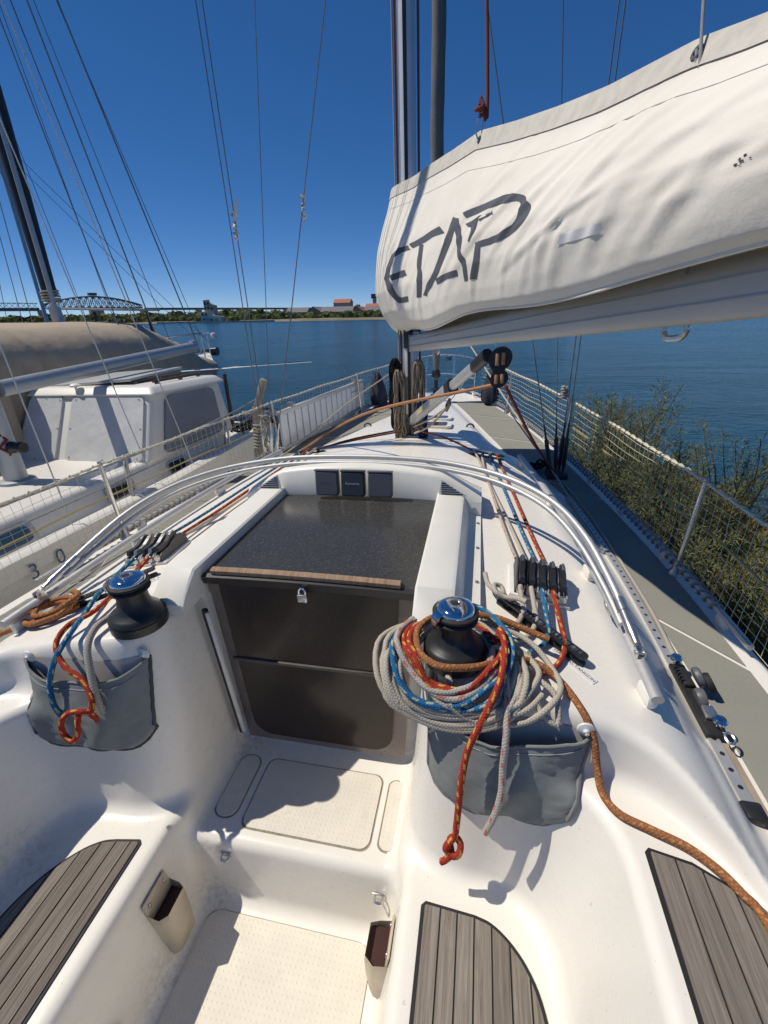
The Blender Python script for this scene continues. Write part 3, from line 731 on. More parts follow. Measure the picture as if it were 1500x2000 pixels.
# instruments under grey covers on the garage face
for k, (x, lb, dark, txt) in enumerate(((-.146, 'left grey instrument cover with faint lettering on the hatch garage', 0, (.10, .11, .13)), (-.014, 'middle darker instrument cover lettered Raymarine in white', 1, (.6, .6, .6)), (.121, 'right plain grey instrument cover without lettering', 0, None))):
    tp = (0, -.10, 0); y = 1.985
    t = thing('instrument', lb, 'instrument', 'instruments on the hatch garage', (x, y, .115)); t.rotation_euler = (R(-7), 0, 0)
    col = plain('cover_dark', (.045, .05, .06), .5, var=.05, scale=50) if dark else M_GREYPL
    B = basis((1, 0, 0), (0, 0, 1), (0, -1, 0), (0, 0, 0)); p0 = rrect(.118, .124, .012); p1 = rrect(.104, .108, .014); n = len(p0)
    mb = MB(); vs = [B @ Vector((a, b, 0)) for a, b in p0]+[B @ Vector((a, b, .022)) for a, b in p0]+[B @ Vector((a, b, .032)) for a, b in p1]
    mb.add(vs, [[i, (i+1) % n, n+(i+1) % n, n+i] for i in range(n)]+[[n+i, n+(i+1) % n, 2*n+(i+1) % n, 2*n+i] for i in range(n)]+[[2*n+i for i in range(n)]])
    mb.build('sun_cover', col, t, True, 30)
    MB().box((0, -.018, .0635), (.122, .03, .008), None, .003).build('cover_lip', col, t)
    if txt: lettering('Raymarine', .0165, plain('ink%d' % k, txt, .5, var=.02), t, basis((1, 0, 0), (0, 0, 1), (0, -1, 0), (0, -.0325, .004)))
# padlock on the hatch lip
t = thing('padlock', 'small steel padlock hanging from the hatch edge over the washboard', 'padlock', loc=(.005, 1.196, -.004))
MB().box((0, 0, -.013), (.034, .016, .030), None, .003).build('lock_body', M_STEEL, t)
MB().tube(spline([(-.011, 0, -.002), (-.011, 0, .016), (0, 0, .026), (.011, 0, .016), (.011, 0, -.002)], 5), .0035, 8).build('shackle', M_CHROME, t)
# winch-handle pockets on the seat fronts
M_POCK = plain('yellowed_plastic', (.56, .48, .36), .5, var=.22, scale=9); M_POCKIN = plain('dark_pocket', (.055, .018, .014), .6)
def pocket(label, sgn, y, z):
    x = sgn*(.345+(z+1.08)*.16); t = thing('winch_handle_pocket', label, 'handle pocket', 'winch handle pockets', (x, y, z)); t.rotation_euler = (0, sgn*R(9), 0); t.scale = (1.2, 1.22, 1.25)
    i = -sgn
    def sec(zz, d, w_): return [(i*0, -w_/2, zz), (i*d*.6, -w_/2, zz), (i*d, -w_/2+.012, zz), (i*d, w_/2-.012, zz), (i*d*.6, w_/2, zz), (i*0, w_/2, zz)]
    mb = MB(); V = []
    for zz, d, w_ in ((.075, .058, .088), (.04, .057, .088), (-.03, .045, .086), (-.10, .03, .08), (-.115, .004, .076)): V += sec(zz, d, w_)
    # scalloped mouth: dip between the side walls
    for k in (1, 4): V[k] = (V[k][0], V[k][1], .075-.018)
    for k in (2, 3): V[k] = (V[k][0], V[k][1], .075-.012)
    fs = [[a*6+k, (a+1)*6+k, (a+1)*6+k+1, a*6+k+1] for a in range(4) for k in range(5)]
    mb.add(V, fs if sgn > 0 else [f[::-1] for f in fs]).build('pocket_shell', M_POCK, t, True, 60)
    MB().box((i*.004, 0, .08), (.006, .088, .055), None, .003).build('back_plate', M_POCK, t)
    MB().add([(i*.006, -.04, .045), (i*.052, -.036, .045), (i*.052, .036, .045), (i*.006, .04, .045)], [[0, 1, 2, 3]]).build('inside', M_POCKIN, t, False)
    for yy in (-.028, .028): MB().lathe([(.006, 0), (.005, .002), (0, .003)], (i*.008, yy, .088), Matrix.Rotation(R(90)*i, 3, 'Y'), n=10).build('screw', M_STEEL, t)
pocket('cream handle pocket on the port seat front, in shade', -1, .655, -.925)
pocket('rust stained handle pocket at the starboard seat front', 1, .675, -.925)
# genoa car on the starboard track
x0 = 1.288; zt = surf_z(1.30, 1.25)+.02
t = thing('genoa_car', 'black and chrome genoa sheet car on the starboard track', 'deck fitting', loc=(x0, 1.25, zt))
MB().box((0, .0, .006), (.05, .30, .020), None, .006).build('slider', M_BLACK, t)
MB().box((-.004, .075, .022), (.03, .085, .02), (0, 0, 0), .006).build('ridged_grip', M_RUBBER, t)
g = MB()
for k in range(5): g.box((-.018, .05+.015*k, .03), (.012, .006, .012))
g.build('grip_ribs', M_BLACK, t, False)
MB().lathe([(.008, .01), (.009, .02), (.019, .026), (.020, .033), (.014, .040), (0, .042)], (-.006, .148, .01), n=20).build('plunger_knob', M_CHROME, t)
MB().lathe([(.008, .01), (.009, .02), (.019, .026), (.020, .033), (.014, .040), (0, .042)], (.018, -.118, .01), n=20).build('plunger_knob', M_CHROME, t)
rot = Matrix.Rotation(R(62), 3, 'Y')
MB().lathe([(.0, -.012), (.026, -.012), (.032, -.008), (.034, .0), (.032, .008), (.026, .012), (0, .012)], (.03, .06, .042), rot, n=24).build('cheek', M_GREYPL, t)
MB().lathe([(.0, -.01), (.030, -.01), (.033, .0), (.030, .01), (0, .01)], (.058, .05, .032), rot, n=24).build('sheave', M_RUBBER, t)
MB().lathe([(.0, -.012), (.028, -.012), (.032, 0), (.028, .012), (0, .012)], (.006, -.022, .03), Matrix.Rotation(R(75), 3, 'Y'), n=22).build('sheave', M_GREYPL, t)
MB().box((.01, -.075, .026), (.034, .045, .014), (R(8), 0, 0), .004).build('shackle_plate', M_STEEL, t)
MB().tube([(.026+.012*math.cos(a), -.165+.016*math.sin(a), .026+.004*math.sin(a)) for a in np.linspace(0, 2*math.pi, 14)[:-1]], .0035, 6, True).build('pull_ring', M_STEEL, t)

# ------------------------------------------------------------------ mesh sheet bags on the bulkhead
def fabric(name, col, sc_=420, var=.2):
    m = NT(name); P = m.coord(); w1 = m.n('ShaderNodeTexWave'); w1.inputs['Scale'].default_value = sc_*.32; m.l(P, w1.inputs[0]); w1.bands_direction = 'X'
    w2 = m.n('ShaderNodeTexWave'); w2.inputs['Scale'].default_value = sc_*.32; m.l(P, w2.inputs[0]); w2.bands_direction = 'Z'
    h = m.math('MULTIPLY', w1.outputs['Fac'], w2.outputs['Fac']); g = m.ramp(m.noise(13, 7, .72, P), [(.3, (0, 0, 0)), (.7, (1, 1, 1))])
    c = m.mix(g, [x*(1-var) for x in col], [x*(1+var) for x in col]); c = m.mix(m.math('MULTIPLY', h, .35), c, [x*1.35 for x in col])
    m.set(Base_Color=c, Roughness=.9, Specular_IOR_Level=.15); m.bump(h, .5, .0015); return m.m
M_MESHF = fabric('blue_grey_mesh', (.225, .24, .236), 420, .14); M_CANV = fabric('beige_canvas', (.52, .47, .43), 600, .08); M_PIPE = plain('dark_piping', (.07, .075, .08), .85, var=.2)
def bag(label, x0, x1, ztl, ztr, zb_, sag, seed):
    rnd = random.Random(seed); xm = (x0+x1)/2
    fy = lambda x, z: float(bulk_y(np.array(abs(x)), np.array(z)))
    t = thing('storage_bag', label, 'storage bag', 'mesh sheet bags', (xm, fy(xm, -.28), -.28)); O = Vector((xm, fy(xm, -.28), -.28))
    def face(u, z):
        x = x0+(x1-x0)*u; y = max(min(fy(x, z), 1.2), .3); 
        ys = np.linspace(.5, 1.3, 200); f = deck_sdf(np.full(200, x), ys, np.full(200, z)); return x, float(ys[int(np.argmax(f < 0))])
    def bk(u, v):
        z = (ztl+(ztr-ztl)*u)+.008; z = z+(zb_+.03-z)*v*.5; x, y = face(.015+.97*u, z); return Vector((x, y-.006, z))-O
    MB().grid(bk, 15, 8).build('back_panel', M_CANV, t)
    ph = [rnd.uniform(0, 6) for _ in range(6)]
    def fr_(u, v):
        zt = (ztl+(ztr-ztl)*u)-sag*math.sin(math.pi*u)**.8*(1+.3*math.sin(7*u+ph[0])); zb2 = zb_+.055*abs(2*u-1)**7
        z = zt+(zb2-zt)*v; uo = (u if x1 > 0 else 1-u); uu = .5+(u-.5)*(1+.02*math.sin(math.pi*v)); uu += (-.12 if x1 > 0 else .12)*uo*v
        x, y = face(min(max(uu, 0), 1), z); y = max(y, .80) if False else y; e = math.sin(math.pi*u)**.55
        bl = .016+e*(.030*math.sin(math.pi*(.15+.75*v))+.022*(1-v))
        w1 = .009*math.sin(8*(u-.5)*(1.6-v)+2.6*v+ph[1])*e+.005*math.sin(17*u+7*v+ph[2])*e+.004*math.sin(5*v-14*u+ph[3])*e
        if v > .93: bl *= (1-v)/.07*.8+.2
        return Vector((x, y-bl-w1*(.4+v*.6), z))-O
    fp = MB().grid(fr_, 34, 24).build('front_panel', M_MESHF, t)
    edge = [fr_(0, k/12)+Vector((0, .004, 0)) for k in range(13)]+[fr_(k/16, 1) for k in range(1, 17)]+[fr_(1, 1-k/12) for k in range(1, 13)]
    MB().tube(edge, .0065, 6).build('piping', M_PIPE if seed == 1 else plain('grey_piping', (.2, .2, .2), .85), t)
    hem = [fr_(k/20, .0)+Vector((0, -.002, 0)) for k in range(21)]
    MB().tube(hem, .004, 6).build('top_hem', M_MESHF, t)
    MB().tube([fr_(k/20, .085)+Vector((0, -.0012, 0)) for k in range(21)], .0012, 4).build('seam', plain('pale_thread', (.4, .42, .42), .8), t)
    for u, zc in ((.02, ztl), (.98, ztr)):
        p = bk(u, 0)+Vector((0, -.004, .006))
        st = MB().lathe([(.023, 0), (.021, .004), (.009, .008), (.006, .013), (0, .014)], p, Matrix.Rotation(R(90), 3, 'X'), n=18).build('stud', M_WHITE, t)
        MB().lathe([(.006, .010), (.006, .017), (0, .018)], p, Matrix.Rotation(R(90), 3, 'X'), n=10).build('stud_cap', M_STEEL, st)
    p = bk(.52, .06); MB().lathe([(.008, 0), (.006, .004), (0, .005)], p, Matrix.Rotation(R(90), 3, 'X'), n=12).build('snap', M_STEEL, t)
    return t
bag('blue grey mesh rope bag hung on the port bulkhead with blue and red ropes', -.895, -.47, -.165, -.150, -.465, .05, 1)
bag('blue grey mesh rope bag hung below the coiled starboard winch', .465, .89, -.150, -.165, -.455, .045, 2)
# ------------------------------------------------------------------ ropes
RP_CREAM = rope_mat('rope_cream', (.62, .56, .46)); RP_WHITE = rope_mat('rope_offwhite', (.50, .47, .41))
RP_RED = rope_mat('rope_red', (.46, .050, .032), (.62, .42, .07), .034, .5); RP_BLUE = rope_mat('rope_blue', (.025, .19, .42), (.50, .50, .22), .034, .5)
RP_RUST = rope_mat('rope_rust', (.40, .165, .065), (.50, .25, .12), .016, .4); RP_WR = rope_mat('rope_white_red', (.56, .52, .46), (.45, .07, .06), .042, .45)
RP_TAN = rope_mat('rope_tan', (.37, .30, .215)); RP_BLK = rope_mat('rope_black', (.02, .02, .022)); RP_ORG = rope_mat('rope_orange', (.58, .30, .15)); RP_NAVY = rope_mat('rope_navy', (.02, .06, .16)); RP_RBR = rope_mat('rope_redbrown', (.26, .07, .05))
def rope(label, pts, mat, r=.0085, n=10, k=7, closed=False, parent=None, name='rope', cat='rope', group=None):
    P = spline(pts, k, closed); o = P[0].copy(); mb = MB().tube([p-o for p in P], r, n, closed)
    ob = mb.build(name, mat, parent, True, 60, loc=o)
    if parent is None: tag(ob, label, cat, group)
    return ob
def on(x, y, dz=.011): return (x, y, surf_z(abs(x), y)+dz)
# control lines along the starboard roof: organiser - clutch - organiser
def line(label, a, b, mat, sg=1, sag=.0, r=.0075):
    pts = []
    for k in range(9):
        t = k/8; x = a[0]+(b[0]-a[0])*t; y = a[1]+(b[1]-a[1])*t; z = surf_z(abs(x), y)+.018+.016*abs(2*t-1)**3; pts.append((x+sag*math.sin(math.pi*t)+.4*sag*math.sin(2*math.pi*t), y, z))
    return rope(label, pts, mat, r, 8, 5, group='halyards led aft over the roof')
line('white rope flecked red, innermost of four leading aft on starboard roof', (.553, 3.03), (.737, 1.61), RP_WR, sag=.01)
line('plain cream rope, second of four leading aft on starboard roof', (.602, 3.03), (.774, 1.61), RP_CREAM, sag=-.022)
line('blue rope with yellow flecks running aft along starboard roof to the clutches', (.65, 3.02), (.811, 1.61), RP_BLUE)
line('red flecked rope, outermost of four on the starboard roof', (.70, 3.02), (.848, 1.61), RP_RED)
line('blue rope running aft along the port roof to the clutches', (-.70, 3.02), (-.85, 1.64), RP_BLUE)
line('red flecked rope running aft on the port roof', (-.645, 3.03), (-.778, 1.64), RP_RED)
line('cream rope running aft on the port roof nearest the hatch', (-.59, 3.03), (-.742, 1.64), RP_CREAM)
# starboard tails from the clutches through the organiser to the winch
rope('short white rope flecked red from starboard clutch to organiser', [(.737, 1.40, -.032), (.738, 1.34, -.045), (.738, 1.28, -.058), on(.715, 1.23), on(.68, 1.19)], RP_WR, .0085)
rope('short cream rope from starboard clutch under the organiser', [(.774, 1.40, -.035), (.778, 1.32, -.055), (.778, 1.25, -.068), on(.75, 1.19), on(.70, 1.14)], RP_CREAM, .0085)
rope('short blue rope from starboard clutch under the organiser', [(.811, 1.40, -.04), (.815, 1.30, -.065), (.812, 1.21, -.075), on(.79, 1.16), on(.745, 1.11)], RP_BLUE, .0085)
rope('short red rope from starboard clutch to the organiser end', [(.848, 1.40, -.045), (.856, 1.28, -.075), (.855, 1.17, -.085), on(.835, 1.11), on(.80, 1.06), on(.76, 1.03)], RP_RED, .0085)
rope('cream rope end knotted beside the starboard organiser', [(.615, 1.43, -.01), (.625, 1.38, -.02), (.65, 1.335, -.02), (.675, 1.33, -.025), (.668, 1.36, -.015), (.645, 1.35, -.005), (.650, 1.315, -.010), (.68, 1.305, -.02), (.72, 1.285, -.01), (.745, 1.262, -.005)], RP_CREAM, .0085)
rope('cream tail lying between the winch and the starboard organiser', [(.61, 1.19, -.035), (.66, 1.205, -.045), (.70, 1.195, -.05), (.712, 1.175, -.055), (.69, 1.165, -.05)], RP_WHITE, .0095)
# big coil on the starboard winch
WX, WY = .527, 1.047
def coil_pt(cx, cy, rx, ry, a, dz):
    x = cx+rx*math.cos(a); y = cy+ry*math.sin(a)
    if y < .955:
        e = .955-y; return Vector((x, .955-.05*min(1, e/.05)-.12*max(0, e-.05), -.075+dz*.6-e*.85))
    z0 = surf_z(min(abs(x), 1.0), max(y, .96)) if abs(x) > .455 else -.065
    return Vector((x, y, z0+dz))
def coil(label, turns, cx, cy, r0, r1, mat, a0=0, dz0=.012, rad=.0085, head=(), tail=(), seed=0, ecc=.8):
    rnd = random.Random(seed); pts = []; N = int(turns*14); j = [rnd.uniform(-1, 1) for _ in range(N+1)]
    for k in range(N+1):
        t = k/N; a = a0+2*math.pi*turns*t; rr = r0+(r1-r0)*(.5+.5*math.sin(t*turns*2.4+seed))+.006*j[k]
        wob = .012*math.sin(a*.5+seed); pts.append(coil_pt(cx+wob, cy-.006*math.cos(a*.37+seed), rr*1.06, rr*ecc, a, dz0+.011*(k//14 % 3)+.003*j[k]))
    return rope(label, list(head)+pts+list(tail), mat, rad, 9, 3, group='ropes coiled on the starboard winch')
coil('thick bundle of cream rope coiled round the starboard winch', 6.4, WX-.018, WY-.048, .128, .184, RP_CREAM, 1.0, .012, .0085, seed=1, ecc=1.0)
coil('off-white rope loops hanging lowest from the starboard winch coil', 2.3, WX+.0, WY-.066, .16, .19, RP_CREAM, 2.0, .03, .0085, seed=4, ecc=1.0)
coil('cream rope loops spreading right of the starboard winch over the bag', 3.85, WX+.09, WY-.042, .115, .185, RP_CREAM, .6, .014, .0085, seed=3, ecc=.88,
     tail=[(.75, .93, -.10), (.80, .905, -.135), (.80, .955, -.085), (.76, .99, -.07)])
coil('blue flecked rope looped over the cream coil on the winch', 1.6, WX-.02, WY-.035, .138, .146, RP_BLUE, 1.9, .045, .009, seed=5, ecc=1.0, tail=[(.672, .97, -.03), (.688, 1.05, -.01), (.66, 1.13, -.005), (.60, 1.20, -.0), (.54, 1.21, .0)])
coil('white rope flecked red in the middle of the winch coil with tail', 1.75, WX-.015, WY-.01, .125, .132, RP_WR, 1.6, .05, .0095, seed=6, ecc=1.0,
     tail=[(.66, 1.02, -.02), (.672, .93, -.075), (.672, .862, -.15), (.668, .838, -.23), (.668, .818, -.30), (.655, .80, -.37), (.633, .79, -.435)])
coil('red flecked rope on the winch coil with a knotted hanging tail', 2.65, WX-.005, WY-.005, .118, .136, RP_RED, 2.4, .042, .0095, seed=7, ecc=1.0,
     tail=[(.655, 1.09, .01), (.665, 1.02, .005), (.652, .93, -.03), (.612, .868, -.105), (.578, .842, -.19), (.565, .825, -.28), (.560, .81, -.37), (.556, .80, -.45), (.552, .795, -.485),
           (.535, .782, -.50), (.53, .778, -.52), (.548, .772, -.532), (.566, .775, -.525), (.570, .79, -.505), (.556, .80, -.495), (.540, .80, -.508), (.545, .785, -.53), (.545, .785, -.552), (.530, .782, -.575), (.518, .782, -.588)])
# rust coloured sheet: round the winch, over the roof edge, across the coaming
rope('thick rust brown sheet leading from starboard winch across the coaming', [(.80, 1.13, -.04), (.74, 1.15, -.03), (.66, 1.17, -.012), (.60, 1.165, .0), (.53, 1.155, .005), (.45, 1.12, .005), (.418, 1.047, .005), (.44, .965, .0), (.50, .93, -.005), (.591, .955, -.015), (.67, 1.02, -.035), (.75, 1.055, -.065), (.817, 1.026, -.092), (.867, .952, -.118), (.895, .912, -.17), (.908, .886, -.24), (.918, .845, -.282), (.948, .802, -.288), (1.009, .776, -.288), (1.076, .748, -.286), (1.122, .709, -.284), (1.152, .667, -.284), (1.175, .618, -.284), (1.2, .4, -.284), (1.2, .1, -.284)], RP_RUST, .0098, 10, 7)
# port side tails
rope('blue rope dropping from the port organiser into the mesh bag', [(-.86, 1.43, -.06), (-.858, 1.33, -.075), (-.835, 1.24, -.075), (-.80, 1.16, -.06), (-.755, 1.05, -.062), (-.715, .955, -.06), (-.735, .895, -.115), (-.757, .865, -.19), (-.752, .845, -.26), (-.75, .85, -.32)], RP_BLUE, .009)
rope('red flecked rope passing the port winch and looping out of the bag', [(-.785, 1.43, -.05), (-.765, 1.30, -.058), (-.745, 1.19, -.06), (-.735, 1.07, -.062), (-.76, .99, -.062), (-.755, .925, -.09), (-.70, .885, -.135), (-.632, .87, -.165), (-.588, .845, -.205), (-.583, .825, -.245), (-.60, .81, -.235), (-.635, .80, -.235), (-.665, .79, -.265), (-.672, .785, -.315), (-.64, .78, -.335), (-.612, .785, -.30), (-.608, .80, -.25), (-.605, .83, -.26), (-.6, .85, -.32)], RP_RED, .009)
rope('off-white rope from the port winch dropping into the mesh bag', [(-.60, 1.11, -.035), (-.635, 1.05, -.052), (-.645, .985, -.055), (-.632, .925, -.085), (-.605, .885, -.145), (-.585, .86, -.21), (-.575, .85, -.28)], RP_WHITE, .0115)
# loose rust coil by the port handrail
pts = []
for k in range(46):
    a = k/45*2*math.pi*3.2; rr = .075+.022*math.sin(k*.31); x = -.985+rr*1.15*math.cos(a)+.01*math.sin(k*.9); y = 1.115+rr*.85*math.sin(a); pts.append((x, y, surf_z(min(abs(x), 1.06), y)+.014+.012*(k//14)))
rope('loose rust brown rope coil on the port roof beside the handrail', [(-1.30, .97, -.27), (-1.22, 1.0, -.23), (-1.13, 1.03, -.17)]+pts, RP_RUST, .0105, 9, 4)
# ------------------------------------------------------------------ boom and sail cover: shape functions
BO = np.array([0.0, 3.85, 0.0]); BE = np.array([.4, -1, 0])/math.hypot(.4, 1); BNP = np.array([-1, -.4, 0])/math.hypot(.4, 1)   # along boom, towards port
def ip(xs, ys): 
    xs = np.array(xs, float); ys = np.array(ys, float)
    return lambda x: np.interp(x, xs, ys)
cov_ridge = ip([-.3, 0, .455, .95, 1.44, 1.8, 2.11, 2.37, 2.68, 2.83, 3.4, 4.4], [1.69, 1.69, 1.66, 1.625, 1.576, 1.495, 1.432, 1.386, 1.349, 1.317, 1.22, 1.08])
cov_hem = lambda s: .725+.067*s+.006*np.sin(s*5)
_T = [0, .06, .15, .3, .45, .6, .75, .88, 1]
_W = {0: [.05, .15, .215, .265, .255, .235, .195, .15, .115], .5: [.07, .155, .205, .24, .225, .185, .13, .085, .05], 1.1: [.11, .155, .175, .19, .172, .14, .09, .045, .016],
      1.9: [.12, .15, .165, .178, .17, .14, .095, .045, .013], 2.7: [.125, .15, .162, .175, .172, .145, .095, .04, .012], 4.4: [.12, .14, .13, .17, .18, .14, .08, .035, .012]}
_K = sorted(_W)
def cov_w(s, t):
    s = np.asarray(s, float); t = np.asarray(t, float); rows = [np.interp(t, _T, _W[k]) for k in _K]
    sc_ = np.clip(s, 0, 4.4); out = np.zeros(np.broadcast(s, t).shape)
    for i in range(len(_K)-1):
        m = (sc_ >= _K[i]) & (sc_ <= _K[i+1]); u = (sc_-_K[i])/(_K[i+1]-_K[i]); u = u*u*(3-2*u)
        out = np.where(m, rows[i]*(1-u)+rows[i+1]*u, out)
    return out*np.sqrt(np.clip(1-(np.minimum(s, 0)/-.26)**2, .0, 1))
_cr = np.random.RandomState(11); CREASES = []
for _ in range(30):
    s0 = _cr.uniform(.05, 3.6); CREASES.append((s0, _cr.uniform(.0, .5), _cr.uniform(.25, .8), _cr.uniform(.25, .6), _cr.uniform(.003, .007), _cr.uniform(.012, .03)))
for s0, z0, ds, dz, a, w_ in [(1.9, .2, .75, .8, .008, .018), (2.1, .2, .6, .8, .007, .016), (2.3, .15, .5, .75, .008, .02), (2.4, .02, .16, .5, .007, .022), (2.05, .02, .16, .4, .005, .016), (2.2, .02, .2, .42, .005, .016), (2.55, .05, .2, .5, .009, .028), (2.3, .02, .15, .4, .005, .018), (.55, .05, .25, .6, .008, .02), (.95, .02, .06, .3, .012, .02), (.35, .3, .5, .65, .007, .025), (2.75, .05, .25, .5, .010, .03), (1.75, .03, .12, .3, .008, .02), (1.25, .02, -.1, .28, .008, .03)]: CREASES.append((s0, z0, ds, dz, a, w_))
def cov_fold(s, t):
    """crease relief: tapered ridges in the (s, t) sheet"""
    s = np.asarray(s, float); t = np.asarray(t, float); d = np.zeros(np.broadcast(s, t).shape)
    for s0, t0, ds, dt, a, w_ in CREASES:
        L2 = ds*ds+(dt*.7)**2; u = ((s-s0)*ds+(t-t0)*.7*dt*.7)/L2; v = ((s-s0)*dt*.7-(t-t0)*.7*ds)/math.sqrt(L2)
        d += a*np.exp(-(v/w_)**2)*np.clip(np.sin(np.pi*np.clip(u, 0, 1)), 0, 1)-.5*a*np.exp(-((v-w_*1.6)/w_)**2)*np.clip(np.sin(np.pi*np.clip(u, 0, 1)), 0, 1)
    d += .007*np.sin(3.1*s+4*t)*np.sin(np.pi*np.clip(t, 0, 1))+.006*np.sin(9*s-7*t+1)*(1-t)+.004*np.sin(21*s+6*t)*np.exp(-(t/.25)**2)
    return d
def cov_pt(s, t, side=1, lift=0.0):
    """point of the cover; side +1 = port face"""
    s = np.asarray(s, float); t = np.asarray(t, float); z = cov_hem(s)+(cov_ridge(s)-cov_hem(s))*t
    e = np.clip(np.sin(np.pi*np.clip(t*.97+.02, 0, 1)), 0, 1)**.5*np.clip((s+.28)*4, 0, 1)
    w_ = cov_w(s, t)+cov_fold(s if side > 0 else s+.37, t)*e+lift
    sag = .012*np.sin(s*4.1+.5)*np.exp(-(t/.1)**2)
    return BO+s[..., None]*BE+(side*w_)[..., None]*BNP+np.stack([0*z, 0*z, z+sag], -1)
# ------------------------------------------------------------------ mast, boom, sail cover
M_MAST = plain('mast_alloy', (.70, .72, .74), .4, .3, .06, 5); M_BOOM = plain('boom_alloy', (.56, .55, .52), .55, .1, .05, 3)
M_DKSAIL = plain('grey_uv_strip', (.155, .155, .15), .9, var=.2, scale=6, bump=.4, bscale=30, dist=.01)
MX, MY = .0, 3.85
mast = thing('mast', 'silver alloy mast rising from the coachroof through the sail cover', 'mast', loc=(MX, MY, -.10))
def oval(a, b, n=24): return [(a*math.cos(2*math.pi*k/n), b*math.sin(2*math.pi*k/n)) for k in range(n)]
MB().prism(oval(.058, .082), 0, 12.2).build('spar', M_MAST, mast, True, 30)
MB().prism([(-.012, -.088), (.012, -.088), (.012, -.07), (-.012, -.07)], .02, 12.0).build('luff_groove', M_BLACK, mast, False)
MB().box((0, 0, .006), (.2, .26, .03), None, .008).build('mast_step', M_ALU_D, mast)
MB().box((.0, -.10, .80), (.07, .07, .16), None, .01).build('gooseneck', M_BLACK, mast)
for sx in (-1, 1):
    MB().lathe([(.02, -.01), (.02, .01)], (sx*.09, -.09, .06), Matrix.Rotation(R(90), 3, 'Y'), n=16).box((sx*.09, -.09, .045), (.03, .05, .08), None, .01).build('turning_block', M_BLACK, mast)
for sx in (-1, 1): MB().tube([(sx*.05, 0, 4.1), (sx*.62, -.06, 4.2)], .022, 8).build('spreader', M_MAST, mast)
boom = thing('boom', 'grey alloy boom under the sail cover, swung out to starboard', 'boom', loc=tuple(BO+BE*.14+np.array([0, 0, .66])))
pitch = .079; xax = Vector((BE[0], BE[1], pitch)).normalized(); yax = Vector((BNP[0], BNP[1], 0)); zax = xax.cross(yax)
if zax.z < 0: zax = -zax; yax = -yax
BB = basis(xax, yax, zax, (0, 0, 0)); prof = [(.045*math.copysign(abs(math.cos(a))**.55, math.cos(a)), .062*math.copysign(abs(math.sin(a))**.8, math.sin(a))) for a in np.linspace(0, 2*math.pi, 33)[:-1]]
mb = MB(); L = 4.3; n = len(prof)
mb.add([(BB @ Vector((0, y, z)))[:] for y, z in prof]+[(BB @ Vector((L, y, z)))[:] for y, z in prof], [[i, (i+1) % n, n+(i+1) % n, n+i] for i in range(n)]+[list(range(n))[::-1], [n+i for i in range(n)]])
mb.build('boom_spar', M_BOOM, boom, True, 30)
for zz in (.018, -.022):
    for sy in (1, -1):
        MB().box(BB @ Vector((L/2, sy*.0452, zz)), (L, .003, .003), BB.to_3x3()).build('groove_line', M_ALU_D, boom)
MB().box(BB @ Vector((.0, 0, 0)), (.03, .094, .13), BB.to_3x3(), .008).build('end_casting', M_ALU_D, boom)
for s_ in (.62, 2.62):
    pts = [BB @ Vector((s_+dx, 0, z)) for dx, z in ((-.035, -.058), (-.035, -.075), (-.02, -.088), (.02, -.088), (.035, -.075), (.035, -.058))]
    MB().tube(spline(pts, 4), .008, 8).build('bail', M_STEEL, boom)
# sail cover
def canvas():
    m = NT('cream_canvas'); P = m.coord(); g = m.noise(2.5, 6, .6, P); w_ = m.noise(380, 2, .5, P)
    c = m.ramp(g, [(.3, (.73, .685, .60)), (.6, (.79, .75, .67))])
    d = m.ramp(m.noise(11, 6, .7, P), [(.62, (0, 0, 0)), (.8, (1, 1, 1))]); c = m.mix(m.math('MULTIPLY', d, .25), c, (.40, .36, .30))
    m.set(Base_Color=c, Roughness=.85, Specular_IOR_Level=.2, Sheen_Weight=.1); b = m.bump(w_, .12, .002); m.bump(m.noise(26, 4, .6, P), .16, .012, b); return m.m
M_COV = canvas(); M_BAND = plain('weathered_canvas_band', (.60, .57, .50), .9, var=.14, scale=25, bump=.3, bscale=300); M_PRINT = plain('grey_print', (.085, .092, .11), .75, var=.12, scale=60)
cover = thing('sail_cover', 'cream canvas sail cover lettered ETAP along the boom', 'sail cover', loc=tuple(BO+np.array([0, 0, .8]))); CO = np.array(cover.location)
S = np.concatenate([np.linspace(-.26, .1, 14), np.linspace(.13, 3.5, 170), np.linspace(3.55, 4.35, 16)]); T = np.concatenate([np.linspace(0, .16, 12), np.linspace(.18, .94, 44), np.linspace(.955, 1, 6)])
for side in (1, -1):
    SS, TT = np.meshgrid(S, T, indexing='ij'); P = cov_pt(SS, TT, side)-CO; nu, nv = len(S), len(T)
    fs = [[i*nv+j, (i+1)*nv+j, (i+1)*nv+j+1, i*nv+j+1] for i in range(nu-1) for j in range(nv-1)]
    if side < 0: fs = [f[::-1] for f in fs]
    mesh_obj('cover_side', P.reshape(-1, 3).tolist(), fs, M_COV, cover, True)
